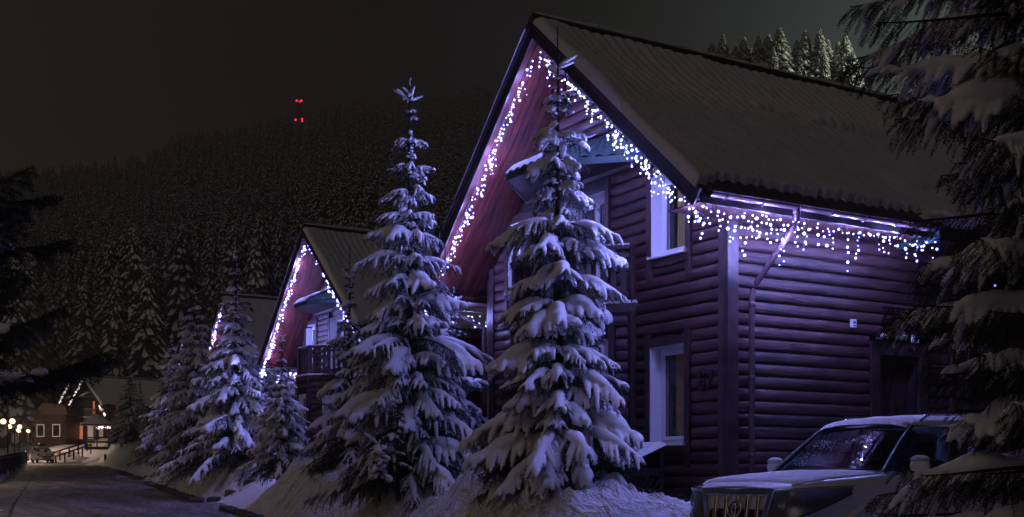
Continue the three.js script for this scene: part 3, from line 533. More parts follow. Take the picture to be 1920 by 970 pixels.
  const z0 = -0.32; const pipe = [V(gx, gy - 0.05, z0 - 0.1), V(gx, gy - 0.2, z0 - 0.1), V(gx - 0.02, gy - 0.27, z0 - 0.09), V(gx - 0.08, gy - 0.33, z0 - 0.08), V(0.2, 4.02, z0 + 0.0), V(0.14, 3.93, z0 + 0.01), V(0.122, 3.82, z0 + 0.01), V(0.122, 0.5, z0 + 0.01)];
  const dp = part(h, 'downpipe', tubeGeo(pipe, 0.042, 14), M.gutter);
  for (const y of [3.74, 2.75, 1.7]) part(dp, 'clamp', tubeGeo([V(0.122, y - 0.03, z0 + 0.01), V(0.122, y + 0.03, z0 + 0.01)], 0.049, 14), M.gutter);
  part(dp, 'outlet', tubeGeo([V(gx, gy - 0.02, z0 - 0.1), V(gx, gy - 0.12, z0 - 0.1)], 0.052, 14), M.gutter);
  // left downpipe, eave end panel
  part(h, 'downpipe', tubeGeo([V(EAVE_L[0] + 0.1, EAVE_L[1] - 0.15, 0.5), V(EAVE_L[0] + 0.1, EAVE_L[1] - 0.3, 0.5), V(-WID - 0.1, 4.05, 0.14), V(-WID - 0.1, 0.9, 0.14)], 0.042, 10), M.gutter);
  const ep = part(h, 'eave_end_panel', boardGeo(0.1, EAVE_R[0] + 0.12, EAVE_R[1] - 0.22, EAVE_R[1] + 0.06, gz0 - 0.07, gz0 - 0.03), M.teal);
  for (let k = 0; k < 3; k++) part(ep, 'batten', boardGeo(0.1, EAVE_R[0] + 0.125, EAVE_R[1] - 0.2 + k * 0.085, EAVE_R[1] - 0.16 + k * 0.085, gz0 - 0.03, gz0 - 0.015), M.teal);
  if (detail) {
    const lump = new THREE.SphereGeometry(1, 28, 18), p = lump.attributes.position; for (let i = 0; i < p.count; i++) { const n = 1 + 0.16 * noise(p.getX(i) * 2, p.getY(i) * 2, p.getZ(i) * 2); p.setXYZ(i, p.getX(i) * 0.3 * n, p.getY(i) * 0.15 * n, p.getZ(i) * 0.55 * n); } lump.computeVertexNormals(); metricUV(lump); lump.translate(EAVE_R[0] - 0.12, EAVE_R[1] + 0.16, gz0 - 0.5); part(right, 'snow', lump, M.snow);
    // entrance door in the side wall
    const door = new THREE.Group(); door.name = 'door'; door.rotation.y = Math.PI / 2; h.add(door);
    part(door, 'leaf', boardGeo(2.92, 3.68, 0.6, 3.13, -0.16, -0.11), M.board);
    for (const [a, b, c, d] of [[3.0, 3.26, 1.3, 1.95], [3.34, 3.6, 1.3, 1.95], [3.0, 3.26, 2.1, 2.95], [3.34, 3.6, 2.1, 2.95]]) part(door, 'panel', boardGeo(a, b, c, d, -0.115, -0.095, 0.012), M.log3);
    part(door, 'handle', tubeGeo([V(2.98, 2.02, -0.1), V(2.98, 2.02, -0.05), V(3.1, 2.02, -0.05)], 0.011, 8), M.chrome);
    part(door, 'jamb', boxGeo(2.86, 2.92, 0.6, 3.19, -0.2, 0.03), M.darkBoard); part(door, 'jamb', boxGeo(3.68, 3.74, 0.6, 3.19, -0.2, 0.03), M.darkBoard); part(door, 'jamb', boxGeo(2.92, 3.68, 3.13, 3.19, -0.2, 0.03), M.darkBoard);
    part(door, 'casing', boardGeo(2.69, 2.87, 0.6, 3.2, 0.01, 0.085), M.board); part(door, 'casing', boardGeo(3.73, 3.91, 0.6, 3.2, 0.01, 0.085), M.board); part(door, 'casing', boardGeo(2.69, 3.91, 3.2, 3.39, 0.01, 0.087), M.board);
    part(h, 'wall_post', boardGeo(0.0, 0.1, BASE - 0.4, 4.9, -4.55, -4.45), M.board);
  }
  return h;
}
const cabin = makeHouse('log_cabin', 'large log cabin with two storeys, red soffit and number 67 beside the ground floor window', true);
cabin.position.copy(CORNER); cabin.rotation.y = YAW;
const SHIFT = (u, v, d) => { const a = P(1000, 39, 18.72), b = P(u, v, d); return b.sub(a); };
const cabinSpots = [SHIFT(572, 425, 36), SHIFT(417, 553, 53), SHIFT(345, 622, 69)];
const cabin2 = copyOf(cabin, 'log_cabin', 'second log cabin along the street, its gable outlined with lights above a wooden balcony', [0, 0, 0], YAW); cabin2.position.copy(CORNER).add(cabinSpots[0]);
const plain = makeHouse('log_cabin', 'third log cabin along the street, half hidden by snowy spruces', false); plain.position.copy(CORNER).add(cabinSpots[1]); plain.rotation.y = YAW;
const plain2 = copyOf(plain, 'log_cabin', 'fourth log cabin along the street, only a lit roof edge shows between spruces', [0, 0, 0], YAW); plain2.position.copy(CORNER).add(cabinSpots[2]);

// ---------------------------------------------------------------- icicle lights: cable, hanging wires, bulbs, and a lamp in some of the bulbs
const bulbShape = new THREE.IcosahedronGeometry(1, 2);
function icicles(house, label, a, b, { step = 0.056, rad = 0.0138, drop = [0.06, 0.1, 0.16, 0.24, 0.3], gap = 0.085, seed = 1, every = 6, power = 0.5, sag = 0.012, mat = M.ledBulb, color = LED, group = 'icicle light strings on the cabins', name = 'icicle_lights', skip = 0 } = {}) {
  const t = thing(name, label, 'string lights', [0, 0, 0], 0, group), r = rng(seed); t.position.copy(house.position); t.rotation.copy(house.rotation); t.scale.copy(house.scale);
  const L = a.distanceTo(b), n = Math.round(L / step), pts = [], wires = new Builder(); let count = 0, since = 0;
  for (let k = 0; k <= n; k++) {
    const s = clamp((k + 0.7 * (r() - 0.5)) / n), p = V(0, 0, 0).lerpVectors(a, b, s); p.y -= sag * Math.abs(Math.sin(k * 0.9)); p.x += 0.008 * (r() - 0.5); p.z += 0.008 * (r() - 0.5); pts.push(p);
    if (r() < skip) continue;
    const len = drop[Math.floor(r() * drop.length)] * (0.75 + 0.5 * r()), m = Math.max(1, Math.round(len / gap)), w = [p.clone()], q = p.clone(); let lit = false;
    for (let j = 0; j < m; j++) {
      q.y -= gap * (0.45 + 1.1 * r()); q.x += 0.05 * (r() - 0.5); q.z += 0.06 * (r() - 0.5); w.push(q.clone());
      const big = r(), bulb = part(t, 'bulb', bulbShape, mat), f = rad * (0.55 + 0.75 * big * big + 0.2 * r()); bulb.position.copy(q); bulb.position.x += 0.02 * (r() - 0.5); bulb.scale.setScalar(f); count++; since++;
      if (!lit && since >= every * 2) { pointLight(t, 'bulb', bulb.position, color, power * since / (every * 2), rad / 0.02); since = 0; lit = true; }
    }
    if (w.length > 1) wires.tube(w, w.map(() => 0.0018), 3, false);
  }
  part(t, 'cable', tubeGeo(pts, 0.004, 5), M.wire); part(t, 'hanging_wires', wires.geo, M.wire).userData.kind = 'stuff';
  return t;
}
const rake = (e, s, dy = 0.2, z = OVER - 0.06) => V(lerp(APEX[0], e[0], s), lerp(APEX[1], e[1], s) - dy, z);
const LEDP = 1.65;
icicles(cabin, 'icicle lights along the sloping gable edge above the tall spruce of cabin 67', rake(EAVE_R, 0.03, 0.36), rake(EAVE_R, 1.0, 0.32), { seed: 11, power: LEDP });
icicles(cabin, 'icicle lights along the gable edge beside the red soffit of cabin 67', rake(EAVE_L, 0.03, 0.36), rake(EAVE_L, 0.97, 0.34), { seed: 12, power: LEDP, drop: [0.06, 0.1, 0.2, 0.3] });
icicles(cabin, 'icicle lights hanging below the gutter above the white car', V(EAVE_R[0] + 0.02, EAVE_R[1] - 0.15, OVER - 0.02), V(EAVE_R[0] + 0.02, EAVE_R[1] - 0.15, -3.2), { seed: 13, power: LEDP * 1.5, step: 0.07, drop: [0.08, 0.1, 0.18, 0.24, 0.3, 0.34, 0.46], gap: 0.095 });
icicles(cabin, 'sparse lights below the eave behind the snowy spruce beside the car', V(EAVE_R[0] + 0.02, EAVE_R[1] - 0.2, -3.3), V(0.7, 4.1, -5.6), { seed: 14, power: LEDP, step: 0.2, drop: [0.1, 0.2], skip: 0.35 });
icicles(cabin, 'short lights at the low eave corner behind the tallest spruce', V(EAVE_L[0] + 0.1, EAVE_L[1] - 0.25, OVER), V(EAVE_L[0] + 0.1, EAVE_L[1] - 0.25, -1.4), { seed: 15, power: LEDP, step: 0.15, drop: [0.1, 0.2, 0.3] });
const far = { rad: 0.028, every: 8, step: 0.11, power: LEDP * 4 };
icicles(cabin2, 'icicle lights on the full length of the steep gable edge of the second cabin', rake(EAVE_L, 0.03, 0.3), rake(EAVE_L, 0.98, 0.32), { ...far, seed: 21, drop: [0.1, 0.2, 0.3] });
icicles(cabin2, 'icicle lights on the balcony side gable edge of the second cabin', rake(EAVE_R, 0.05, 0.3), rake(EAVE_R, 0.98, 0.32), { ...far, seed: 22, step: 0.2, drop: [0.1, 0.2], rad: 0.03 });
icicles(cabin2, 'dim lights under the low eave of the second cabin behind a spruce', V(EAVE_L[0] + 0.1, EAVE_L[1] - 0.25, OVER), V(EAVE_L[0] + 0.1, EAVE_L[1] - 0.25, -4), { ...far, seed: 23, step: 0.25, every: 9 });
icicles(plain, 'icicle lights on the gable edge of the third cabin behind a spruce', rake(EAVE_L, 0.03, 0.3), rake(EAVE_L, 0.98, 0.32), { ...far, seed: 31, step: 0.2, every: 12, power: LEDP * 6, rad: 0.035, drop: [0.1, 0.2, 0.3] });
icicles(plain, 'icicle lights under the low eave of the third cabin', V(EAVE_L[0] + 0.1, EAVE_L[1] - 0.25, OVER), V(EAVE_L[0] + 0.1, EAVE_L[1] - 0.25, -6), { ...far, seed: 32, step: 0.22, every: 12, power: LEDP * 6, rad: 0.035 });
icicles(plain, 'icicle lights on the gutter side of the third cabin', V(EAVE_R[0] + 0.05, EAVE_R[1] - 0.15, OVER), V(EAVE_R[0] + 0.05, EAVE_R[1] - 0.15, -3.2), { ...far, seed: 34, step: 0.22, every: 12, power: LEDP * 6, rad: 0.035 });
icicles(plain2, 'icicle lights on the gable edge of the fourth cabin', rake(EAVE_L, 0.03, 0.3), rake(EAVE_L, 0.98, 0.32), { ...far, seed: 33, step: 0.25, every: 12, power: LEDP * 4, rad: 0.05, drop: [0.1, 0.2] });

// ---------------------------------------------------------------- small things on the cabin walls
const onCabin = (x, y, z) => V(x, y, z).applyAxisAngle(V(0, 1, 0), YAW).add(CORNER);
const font = await new FontLoader().loadAsync('fonts/droid/droid_serif_bold.typeface.json');
{
  const g = new TextGeometry('67', { font, size: 0.27, depth: 0.02, bevelEnabled: true, bevelSize: 0.003, bevelThickness: 0.003 }); g.computeBoundingBox();
  const t = solo('house_number', g, M.darkBoard, 'dark wooden house number 67 on the log wall', 'house number'); t.position.copy(onCabin(-0.56, 2.60, 0.066)); t.rotation.y = YAW; t.scale.x = 0.8;
  const q = thing('alarm_box', 'small white keypad box high on the side log wall', 'alarm box', onCabin(0.05, 3.62, -2.31).toArray(), YAW + Math.PI / 2);
  part(q, 'case', boardGeo(-0.05, 0.05, -0.06, 0.06, 0, 0.05, 0.01), M.white); part(q, 'keypad', boardGeo(-0.022, 0.028, -0.005, 0.035, 0.045, 0.054, 0.003), M.greyTrim); part(q, 'label', boardGeo(-0.022, 0.028, -0.04, -0.022, 0.045, 0.054, 0.003), std('dark red plastic', RGB(0.12, 0.02, 0.03), 0.4));
  const c = thing('security_camera', 'small white security camera above the door frame', 'camera', onCabin(0.085, 3.42, -2.8).toArray(), YAW + Math.PI / 2);
  const body = new THREE.CapsuleGeometry(0.035, 0.09, 6, 14); body.rotateZ(Math.PI / 2); body.translate(0.02, 0.05, 0.07); part(c, 'body', body, M.white); part(c, 'mount', boardGeo(-0.03, 0.03, 0, 0.03, -0.0, 0.08, 0.008), M.white); const lens = new THREE.CylinderGeometry(0.024, 0.024, 0.02, 16); lens.rotateZ(Math.PI / 2); lens.translate(-0.06, 0.05, 0.07); part(c, 'lens', lens, M.iron);
  const w = thing('wall_lamp', 'oval bulkhead wall lamp with pale glass above the door', 'lamp', onCabin(0.06, 3.5, -3.3).toArray(), YAW + Math.PI / 2);
  const oval = (a, b, d, z) => { const g2 = new THREE.SphereGeometry(1, 28, 16); g2.scale(a, b, d); g2.translate(0, 0, z); return g2; };
  part(w, 'housing', oval(0.17, 0.095, 0.05, 0.02), M.iron); part(w, 'glass', oval(0.135, 0.07, 0.06, 0.035), std('pale lamp glass', RGB(0.62, 0.6, 0.45), 0.25)); 
  const j = thing('junction_box', 'white junction box beside the oval wall lamp', 'junction box', onCabin(0.06, 3.47, -3.62).toArray(), YAW + Math.PI / 2); part(j, 'case', boardGeo(-0.07, 0.07, -0.06, 0.06, 0, 0.05, 0.008), M.white); part(j, 'cable', tubeGeo([V(0, -0.05, 0.02), V(0, -0.2, 0.02)], 0.008, 6), M.cable);
}
// ---------------------------------------------------------------- firewood shelter against the cabin
{
  const o = onCabin(-1.98, 0.42, 1.05), turn = YAW, t = thing('firewood_shelter', 'dark wooden firewood shelter with a snowy lid and lattice side', 'shelter', o.toArray(), turn);
  const w = 1.05, d = 0.62;                                    // x along the wall, z towards the street
  const H0 = 1.12, H1 = 1.36;
  for (const [x, z, hh] of [[0, 0, H0], [w, 0, H0], [0, -d, H1], [w, -d, H1]]) part(t, 'post', boardGeo(x - 0.04, x + 0.04, 0, hh, z - 0.04, z + 0.04), M.darkBoard);
  part(t, 'base', boardGeo(-0.1, w + 0.06, 0.1, 0.17, -d - 0.03, 0.1), M.darkBoard); part(t, 'base_skirt', boardGeo(-0.06, w + 0.05, -0.02, 0.098, -0.02, 0.03), M.darkBoard);
  part(t, 'back', boardGeo(0, w, 0.17, H1, -d - 0.03, -d - 0.01), M.darkBoard); part(t, 'side_panel', boardGeo(-0.03, -0.01, 0.2, 1.1, -d, 0), M.darkBoard);
  const lid = new THREE.Group(); lid.name = 'lid'; lid.position.set(0, H0, 0.06); lid.rotation.x = Math.atan2(H1 - H0, d); t.add(lid);
  part(lid, 'board', boardGeo(-0.12, w + 0.1, 0.0, 0.04, -0.78, 0.06), M.darkBoard);
  const sn = new Builder(); sn.grid(30, 22, (a, c) => { const e = Math.min(a, 1 - a, c, 1 - c) * 14, r = Math.sqrt(clamp(1 - Math.pow(1 - clamp(e), 2))), x = lerp(-0.13, w + 0.11, a), z = lerp(0.08, -0.78, c); return [x, 0.03 + r * (0.075 + 0.02 * noise(x * 4, z * 4)), z, x, z]; }); part(lid, 'snow', sn.geo, M.snow);
  part(t, 'beam', boardGeo(0.04, w - 0.04, H0 - 0.12, H0 - 0.03, -0.03, 0.03), M.darkBoard); part(t, 'beam', boardGeo(w - 0.03, w + 0.03, 1.0, 1.1, -d, 0), M.darkBoard); part(t, 'beam', boardGeo(w - 0.03, w + 0.03, 0.17, 0.25, -d + 0.04, -0.04), M.darkBoard);
  for (let k = 0; k < 5; k++) for (const s of [1, -1]) {        // lattice on the driveway side
    const zc = -d + 0.04 + (k + 0.5) * (d - 0.08) / 5, half = 0.36; const y0 = 0.62 - half, y1 = 0.62 + half;
    const za = clamp(zc - s * 0.3, -d + 0.04, -0.04), zb = clamp(zc + s * 0.3, -d + 0.04, -0.04); const ya = lerp(y0, y1, (za - (zc - s * 0.3)) / (s * 0.6)), yb = lerp(y0, y1, (zb - (zc - s * 0.3)) / (s * 0.6));
    part(t, 'lattice_slat', beam(V(w + (s > 0 ? 0.012 : 0.03), ya, za), V(w + (s > 0 ? 0.012 : 0.03), yb, zb), 0.014, 0.032), M.darkBoard);
  }
  // split logs stacked inside, ends to the street
  const r = rng(41), kinds = [0, 1, 2, 3, 4].map((k) => { const n = 3 + (k % 3), pts = []; for (let j = 0; j < n; j++) { const a = (j + 0.5 * r()) / n * 6.283; pts.push([Math.cos(a) * (0.045 + 0.02 * r()), Math.sin(a) * (0.045 + 0.02 * r())]); } return new Builder().prism(pts, -0.25, 0.25).geo; });
  let row = 0; for (let y = 0.22; y < 1.0; y += 0.078, row++) for (let x = 0.07; x < w - 0.06; x += 0.088) {
    const m = solo('firewood_log', kinds[Math.floor(r() * 5)], [M.splitWood, M.splitWood2, M.logBark, M.splitWood][Math.floor(r() * 4)], 'split firewood log stacked in the lattice shelter', 'firewood', 'firewood stacked in the shelter');
    const q = V(x + 0.02 * (r() - 0.5) + (row % 2) * 0.03, y, -0.29 + 0.06 * (r() - 0.5)).applyAxisAngle(V(0, 1, 0), turn).add(o); m.position.copy(q); m.rotation.set(0, turn + 0.06 * (r() - 0.5), r() * 6.28, 'YXZ');
  }
}

// ---------------------------------------------------------------- snow laden spruces
const tmpA = V(0, 0, 0), tmpB = V(0, 0, 0), UPV = V(0, 1, 0);
function brush(b, pts, r, step, nl, nw, blades = 3) {          // needles round a twig
  for (let k = 0; k < pts.length - 1; k++) {
    const a = pts[k], c = pts[k + 1], L = a.distanceTo(c), n = Math.max(1, Math.round(L / step));
    const T = V(0, 0, 0).subVectors(c, a).normalize(), S = V(0, 0, 0).crossVectors(T, UPV); if (S.length() < 0.05) S.set(1, 0, 0); S.normalize(); const U = V(0, 0, 0).crossVectors(S, T);
    for (let j = 0; j < n; j++) {
      const f = (j + r() * 0.6) / n, x = lerp(a.x, c.x, f), y = lerp(a.y, c.y, f), z = lerp(a.z, c.z, f);
      for (let q = 0; q < blades; q++) {
        const ang = (q / blades + r() * 0.33) * 6.283, cs = Math.cos(ang), sn = Math.sin(ang), l = nl * (0.7 + 0.6 * r());
        const dx = (S.x * cs + U.x * sn) * 0.72 + T.x * 0.7, dy = (S.y * cs + U.y * sn) * 0.72 + T.y * 0.7, dz = (S.z * cs + U.z * sn) * 0.72 + T.z * 0.7;
        b.tri(b.v(x - T.x * nw, y - T.y * nw, z - T.z * nw), b.v(x + T.x * nw, y + T.y * nw, z + T.z * nw), b.v(x + dx * l, y + dy * l, z + dz * l));
      }
    }
  }
}
function lobe(b, pts, w, r, sides, lift = 0.55, flat = 0.75) {   // rounded snow lying along a twig
  const n = pts.length, rad = pts.map((_, k) => { const s = k / (n - 1); return Math.max(0.003, w * Math.sqrt(Math.max(0, Math.sin(Math.PI * (0.06 + 0.9 * Math.pow(s, 0.85))))) * (0.85 + 0.3 * r())); });
  b.tube(pts.map((p, k) => V(p.x, p.y + rad[k] * lift, p.z)), rad, sides, true, flat);
}
// snow of one branch: capsules [ax, ay, az, bx, by, bz, radius] melted into one lump and meshed on a grid (surface nets)
const NET = { K: 1.42, FLAT: 1.3 };
function snowLump(out, caps, cell, seed) {
  if (!caps.length) return;
  const K = NET.K, lo = [1e9, 1e9, 1e9], hi = [-1e9, -1e9, -1e9];
  for (const c of caps) for (let k = 0; k < 3; k++) { lo[k] = Math.min(lo[k], c[k] - c[6] * K - cell, c[k + 3] - c[6] * K - cell); hi[k] = Math.max(hi[k], c[k] + c[6] * K + cell, c[k + 3] + c[6] * K + cell); }
  const n = lo.map((v, k) => Math.ceil((hi[k] - v) / cell) + 2), [nx, ny, nz] = n, f = new Float32Array(nx * ny * nz), iso = Math.pow(1 - 1 / (K * K), 2);
  for (const c of caps) {
    const R = c[6] * K, R2 = R * R, dx = c[3] - c[0], dy = (c[4] - c[1]) * NET.FLAT, dz = c[5] - c[2], L2 = dx * dx + dy * dy + dz * dz + 1e-9, a = [], b = [];
    for (let k = 0; k < 3; k++) { a.push(Math.max(0, Math.floor((Math.min(c[k], c[k + 3]) - R - lo[k]) / cell))); b.push(Math.min(n[k] - 1, Math.ceil((Math.max(c[k], c[k + 3]) + R - lo[k]) / cell))); }
    for (let k = a[2]; k <= b[2]; k++) for (let j = a[1]; j <= b[1]; j++) for (let i = a[0]; i <= b[0]; i++) {
      const px = lo[0] + i * cell - c[0], py = (lo[1] + j * cell - c[1]) * NET.FLAT, pz = lo[2] + k * cell - c[2], t = clamp((px * dx + py * dy + pz * dz) / L2), ex = px - dx * t, ey = py - dy * t, ez = pz - dz * t, q = (ex * ex + ey * ey + ez * ez) / R2;
      if (q < 1) f[(k * ny + j) * nx + i] += (1 - q) * (1 - q);
    }
  }
  for (let k = 0, m = 0; k < nz; k++) for (let j = 0; j < ny; j++) for (let i = 0; i < nx; i++, m++) if (f[m] > 0) { const x = (lo[0] + i * cell), y = lo[1] + j * cell, z = lo[2] + k * cell; f[m] *= 1 + 0.42 * noise(x * 9 + seed, y * 9, z * 9) + 0.22 * noise(x * 24, y * 24 + seed, z * 24); }
  const id = new Int32Array(f.length).fill(-1), sx = 1, sy = nx, sz = nx * ny, off = [0, sx, sy, sx + sy, sz, sz + sx, sz + sy, sz + sx + sy], E = [[0, 1], [2, 3], [4, 5], [6, 7], [0, 2], [1, 3], [4, 6], [5, 7], [0, 4], [1, 5], [2, 6], [3, 7]], at = [[0, 0, 0], [1, 0, 0], [0, 1, 0], [1, 1, 0], [0, 0, 1], [1, 0, 1], [0, 1, 1], [1, 1, 1]];
  for (let k = 0; k < nz - 1; k++) for (let j = 0; j < ny - 1; j++) for (let i = 0; i < nx - 1; i++) {
    const m = (k * ny + j) * nx + i; let mask = 0; for (let q = 0; q < 8; q++) if (f[m + off[q]] > iso) mask |= 1 << q;
    if (mask === 0 || mask === 255) continue;
    let x = 0, y = 0, z = 0, c = 0; for (const [p, q] of E) { if (!((mask >> p & 1) ^ (mask >> q & 1))) continue; const va = f[m + off[p]], vb = f[m + off[q]], t = (iso - va) / (vb - va); x += lerp(at[p][0], at[q][0], t); y += lerp(at[p][1], at[q][1], t); z += lerp(at[p][2], at[q][2], t); c++; }
    const X = lo[0] + (i + x / c) * cell, Y = lo[1] + (j + y / c) * cell, Z = lo[2] + (k + z / c) * cell; id[m] = out.v(X, Y, Z, X + 0.6 * Z, Y + 0.4 * Z);
  }
  for (let k = 1; k < nz - 1; k++) for (let j = 1; j < ny - 1; j++) for (let i = 1; i < nx - 1; i++) {
    const m = (k * ny + j) * nx + i, s = f[m] > iso;
    if (s !== f[m + sx] > iso) { const a = id[m - sy - sz], b = id[m - sz], c = id[m], d = id[m - sy]; s ? out.quad(a, b, c, d) : out.quad(a, d, c, b); }
    if (s !== f[m + sy] > iso) { const a = id[m - sx - sz], b = id[m - sz], c = id[m], d = id[m - sx]; s ? out.quad(a, d, c, b) : out.quad(a, b, c, d); }
    if (s !== f[m + sz] > iso) { const a = id[m - sx - sy], b = id[m - sy], c = id[m], d = id[m - sx]; s ? out.quad(a, b, c, d) : out.quad(a, d, c, b); }
  }
}
function bendTwig(p, dir, len, fall, n = 3) {
  const out = [p.clone()]; for (let k = 1; k <= n; k++) { const s = k / n; out.push(V(p.x + dir.x * len * s * (1 - 0.28 * s * fall), p.y + dir.y * len * s - len * fall * (0.25 * s + 0.62 * s * s), p.z + dir.z * len * s * (1 - 0.28 * s * fall))); } return out;
}
function spruceBranch(B, r, o, base, az, len, t) {
  const N = 8, axis = [], ca = Math.cos(az), sa = Math.sin(az), load = o.load * (0.7 + 0.6 * r());
  const e0 = lerp(o.riseLow, o.riseHigh, t) + 0.12 * (r() - 0.5), dr = (lerp(o.droopLow, o.droopHigh, t)) * (0.75 + 0.5 * r()), wob = 0.14 * (r() - 0.5);
  for (let k = 0; k <= N; k++) { const s = k / N; axis.push(V(base.x + (ca - sa * wob * s) * len * s * (1 - 0.1 * s * dr), base.y + len * (e0 * s - dr * s * s + (o.tipUp ?? 0.1) * s * s * s), base.z + (sa + ca * wob * s) * len * s * (1 - 0.1 * s * dr))); }
  B.wood.tube(axis, axis.map((_, k) => lerp(0.010 + 0.008 * len, 0.003, k / N)), 4, false);
  brush(B.needle, axis.slice(2), r, o.nStep * 1.2, o.nLen, o.nWid, o.blades);
  const at = (s) => { const f = clamp(s) * N, k = Math.min(N - 1, Math.floor(f)); return V(0, 0, 0).lerpVectors(axis[k], axis[k + 1], f - k); };
  const step = o.twigStep / len, caps = [];
  const tl = (s) => Math.min(o.twigMax, len * (0.52 * (1 - s) + 0.07)) * smooth(0.02, 0.24, s) + 0.035;
  const padA = 0.06 + 0.14 * r(), padB = o.padEnd - 0.1 * r(), heavy = r() < o.heavy ? 1.5 : 1, hasSnow = r() > o.bareChance + (o.lowBare ?? 0) * (1 - smooth(0.04, 0.2, t));
  for (let s = 0.1; s < 0.985; s += step * (0.75 + 0.5 * r())) for (const sd of [1, -1]) {
    const p = at(s + 0.3 * step * sd), q = at(Math.min(1, s + 0.06)), T = V(0, 0, 0).subVectors(q, at(s - 0.02)).normalize(), spreadA = lerp(1.05, 0.55, s) + 0.3 * (r() - 0.5);
    const c = Math.cos(spreadA * sd), n = Math.sin(spreadA * sd), dir = V(T.x * c - T.z * n, T.y * 0.8 - 0.05, T.x * n + T.z * c).normalize(), L = tl(s) * (0.75 + 0.5 * r());
    const pts = bendTwig(p, dir, L, o.fall * (0.55 + 0.9 * r()), 3);
    B.wood.tube([pts[0], pts[3]], [0.004, 0.002], 3, false);
    brush(B.needle, pts, r, o.nStep, o.nLen, o.nWid, o.blades);
    if (o.sub && L > 0.13) for (const f of [0.4, 0.7]) { const sp = V(0, 0, 0).lerpVectors(pts[1], pts[2], f), d2 = V(dir.x + 0.6 * (r() - 0.5), -0.3, dir.z + 0.6 * (r() - 0.5)).normalize(); brush(B.needle, bendTwig(sp, d2, L * 0.45, o.fall * 0.8, 2), r, o.nStep, o.nLen, o.nWid, o.blades); }
    if (hasSnow && s > padA * 0.6 && r() < o.twigSnow && s < padB + 0.12) { const cut = o.cover * (0.8 + 0.4 * r()), sp = [0, 0.33, 0.62, 0.85, 1].map((f) => { const g = f * Math.min(1, cut) * 3, k = Math.min(2, Math.floor(g)); return V(0, 0, 0).lerpVectors(pts[k], pts[k + 1], g - k); }); const w = o.lobe * load * heavy * (0.7 + 0.5 * r()) * (0.55 + 0.45 * smooth(0, 0.2, L)); for (let k = 0; k < 4; k++) caps.push([sp[k].x, sp[k].y + w * 0.5, sp[k].z, sp[k + 1].x, sp[k + 1].y + w * 0.5, sp[k + 1].z, w * [0.9, 1, 0.85, 0.55][k]]); }
    if (r() < o.hang) { const h = bendTwig(p, V(dir.x * 0.5, -0.8, dir.z * 0.5).normalize(), L * 0.6, 0.5, 2); brush(B.needle, h, r, o.nStep, o.nLen, o.nWid, o.blades); }
  }
  if (hasSnow) {
    const n = o.padRings, pts = [], rad = []; for (let k = 0; k <= n; k++) { const f = k / n, s = lerp(padA, padB, f), p = at(s), env = Math.pow(Math.max(0, Math.sin(Math.PI * (0.03 + 0.94 * f))), 0.55), w = (o.pad * load * heavy * (0.6 + 0.4 * Math.min(1, len)) * (0.35 + 0.9 * tl(s) / o.twigMax)) * env * (1 + 0.35 * noise(s * 6 * len + az * 9, t * 20)); rad.push(Math.max(0.004, w)); p.y += w * 0.42; pts.push(p); }
    for (let k = 0; k < n; k++) if (rad[k] > 0.01) caps.push([pts[k].x, pts[k].y, pts[k].z, pts[k + 1].x, pts[k + 1].y, pts[k + 1].z, rad[k] * 0.8]);
    snowLump(B.snow, caps, o.cell, o.seed + az * 3);
  }
}
const fineTwigs = { twigStep: 0.085, twigMax: 0.36, nStep: 0.026, nLen: 0.042, nWid: 0.006, blades: 3, sides: 7, padRings: 12, lobe: 0.028, pad: 0.06, cell: 0.024, load: 1, heavy: 0.3, bareChance: 0.07, lowBare: 0.55, twigSnow: 0.8, cover: 0.85, fall: 0.7, hang: 0.8, padEnd: 0.93, riseLow: 0.0, riseHigh: 0.32, droopLow: 0.42, droopHigh: 0.5, tipUp: 0.12 };
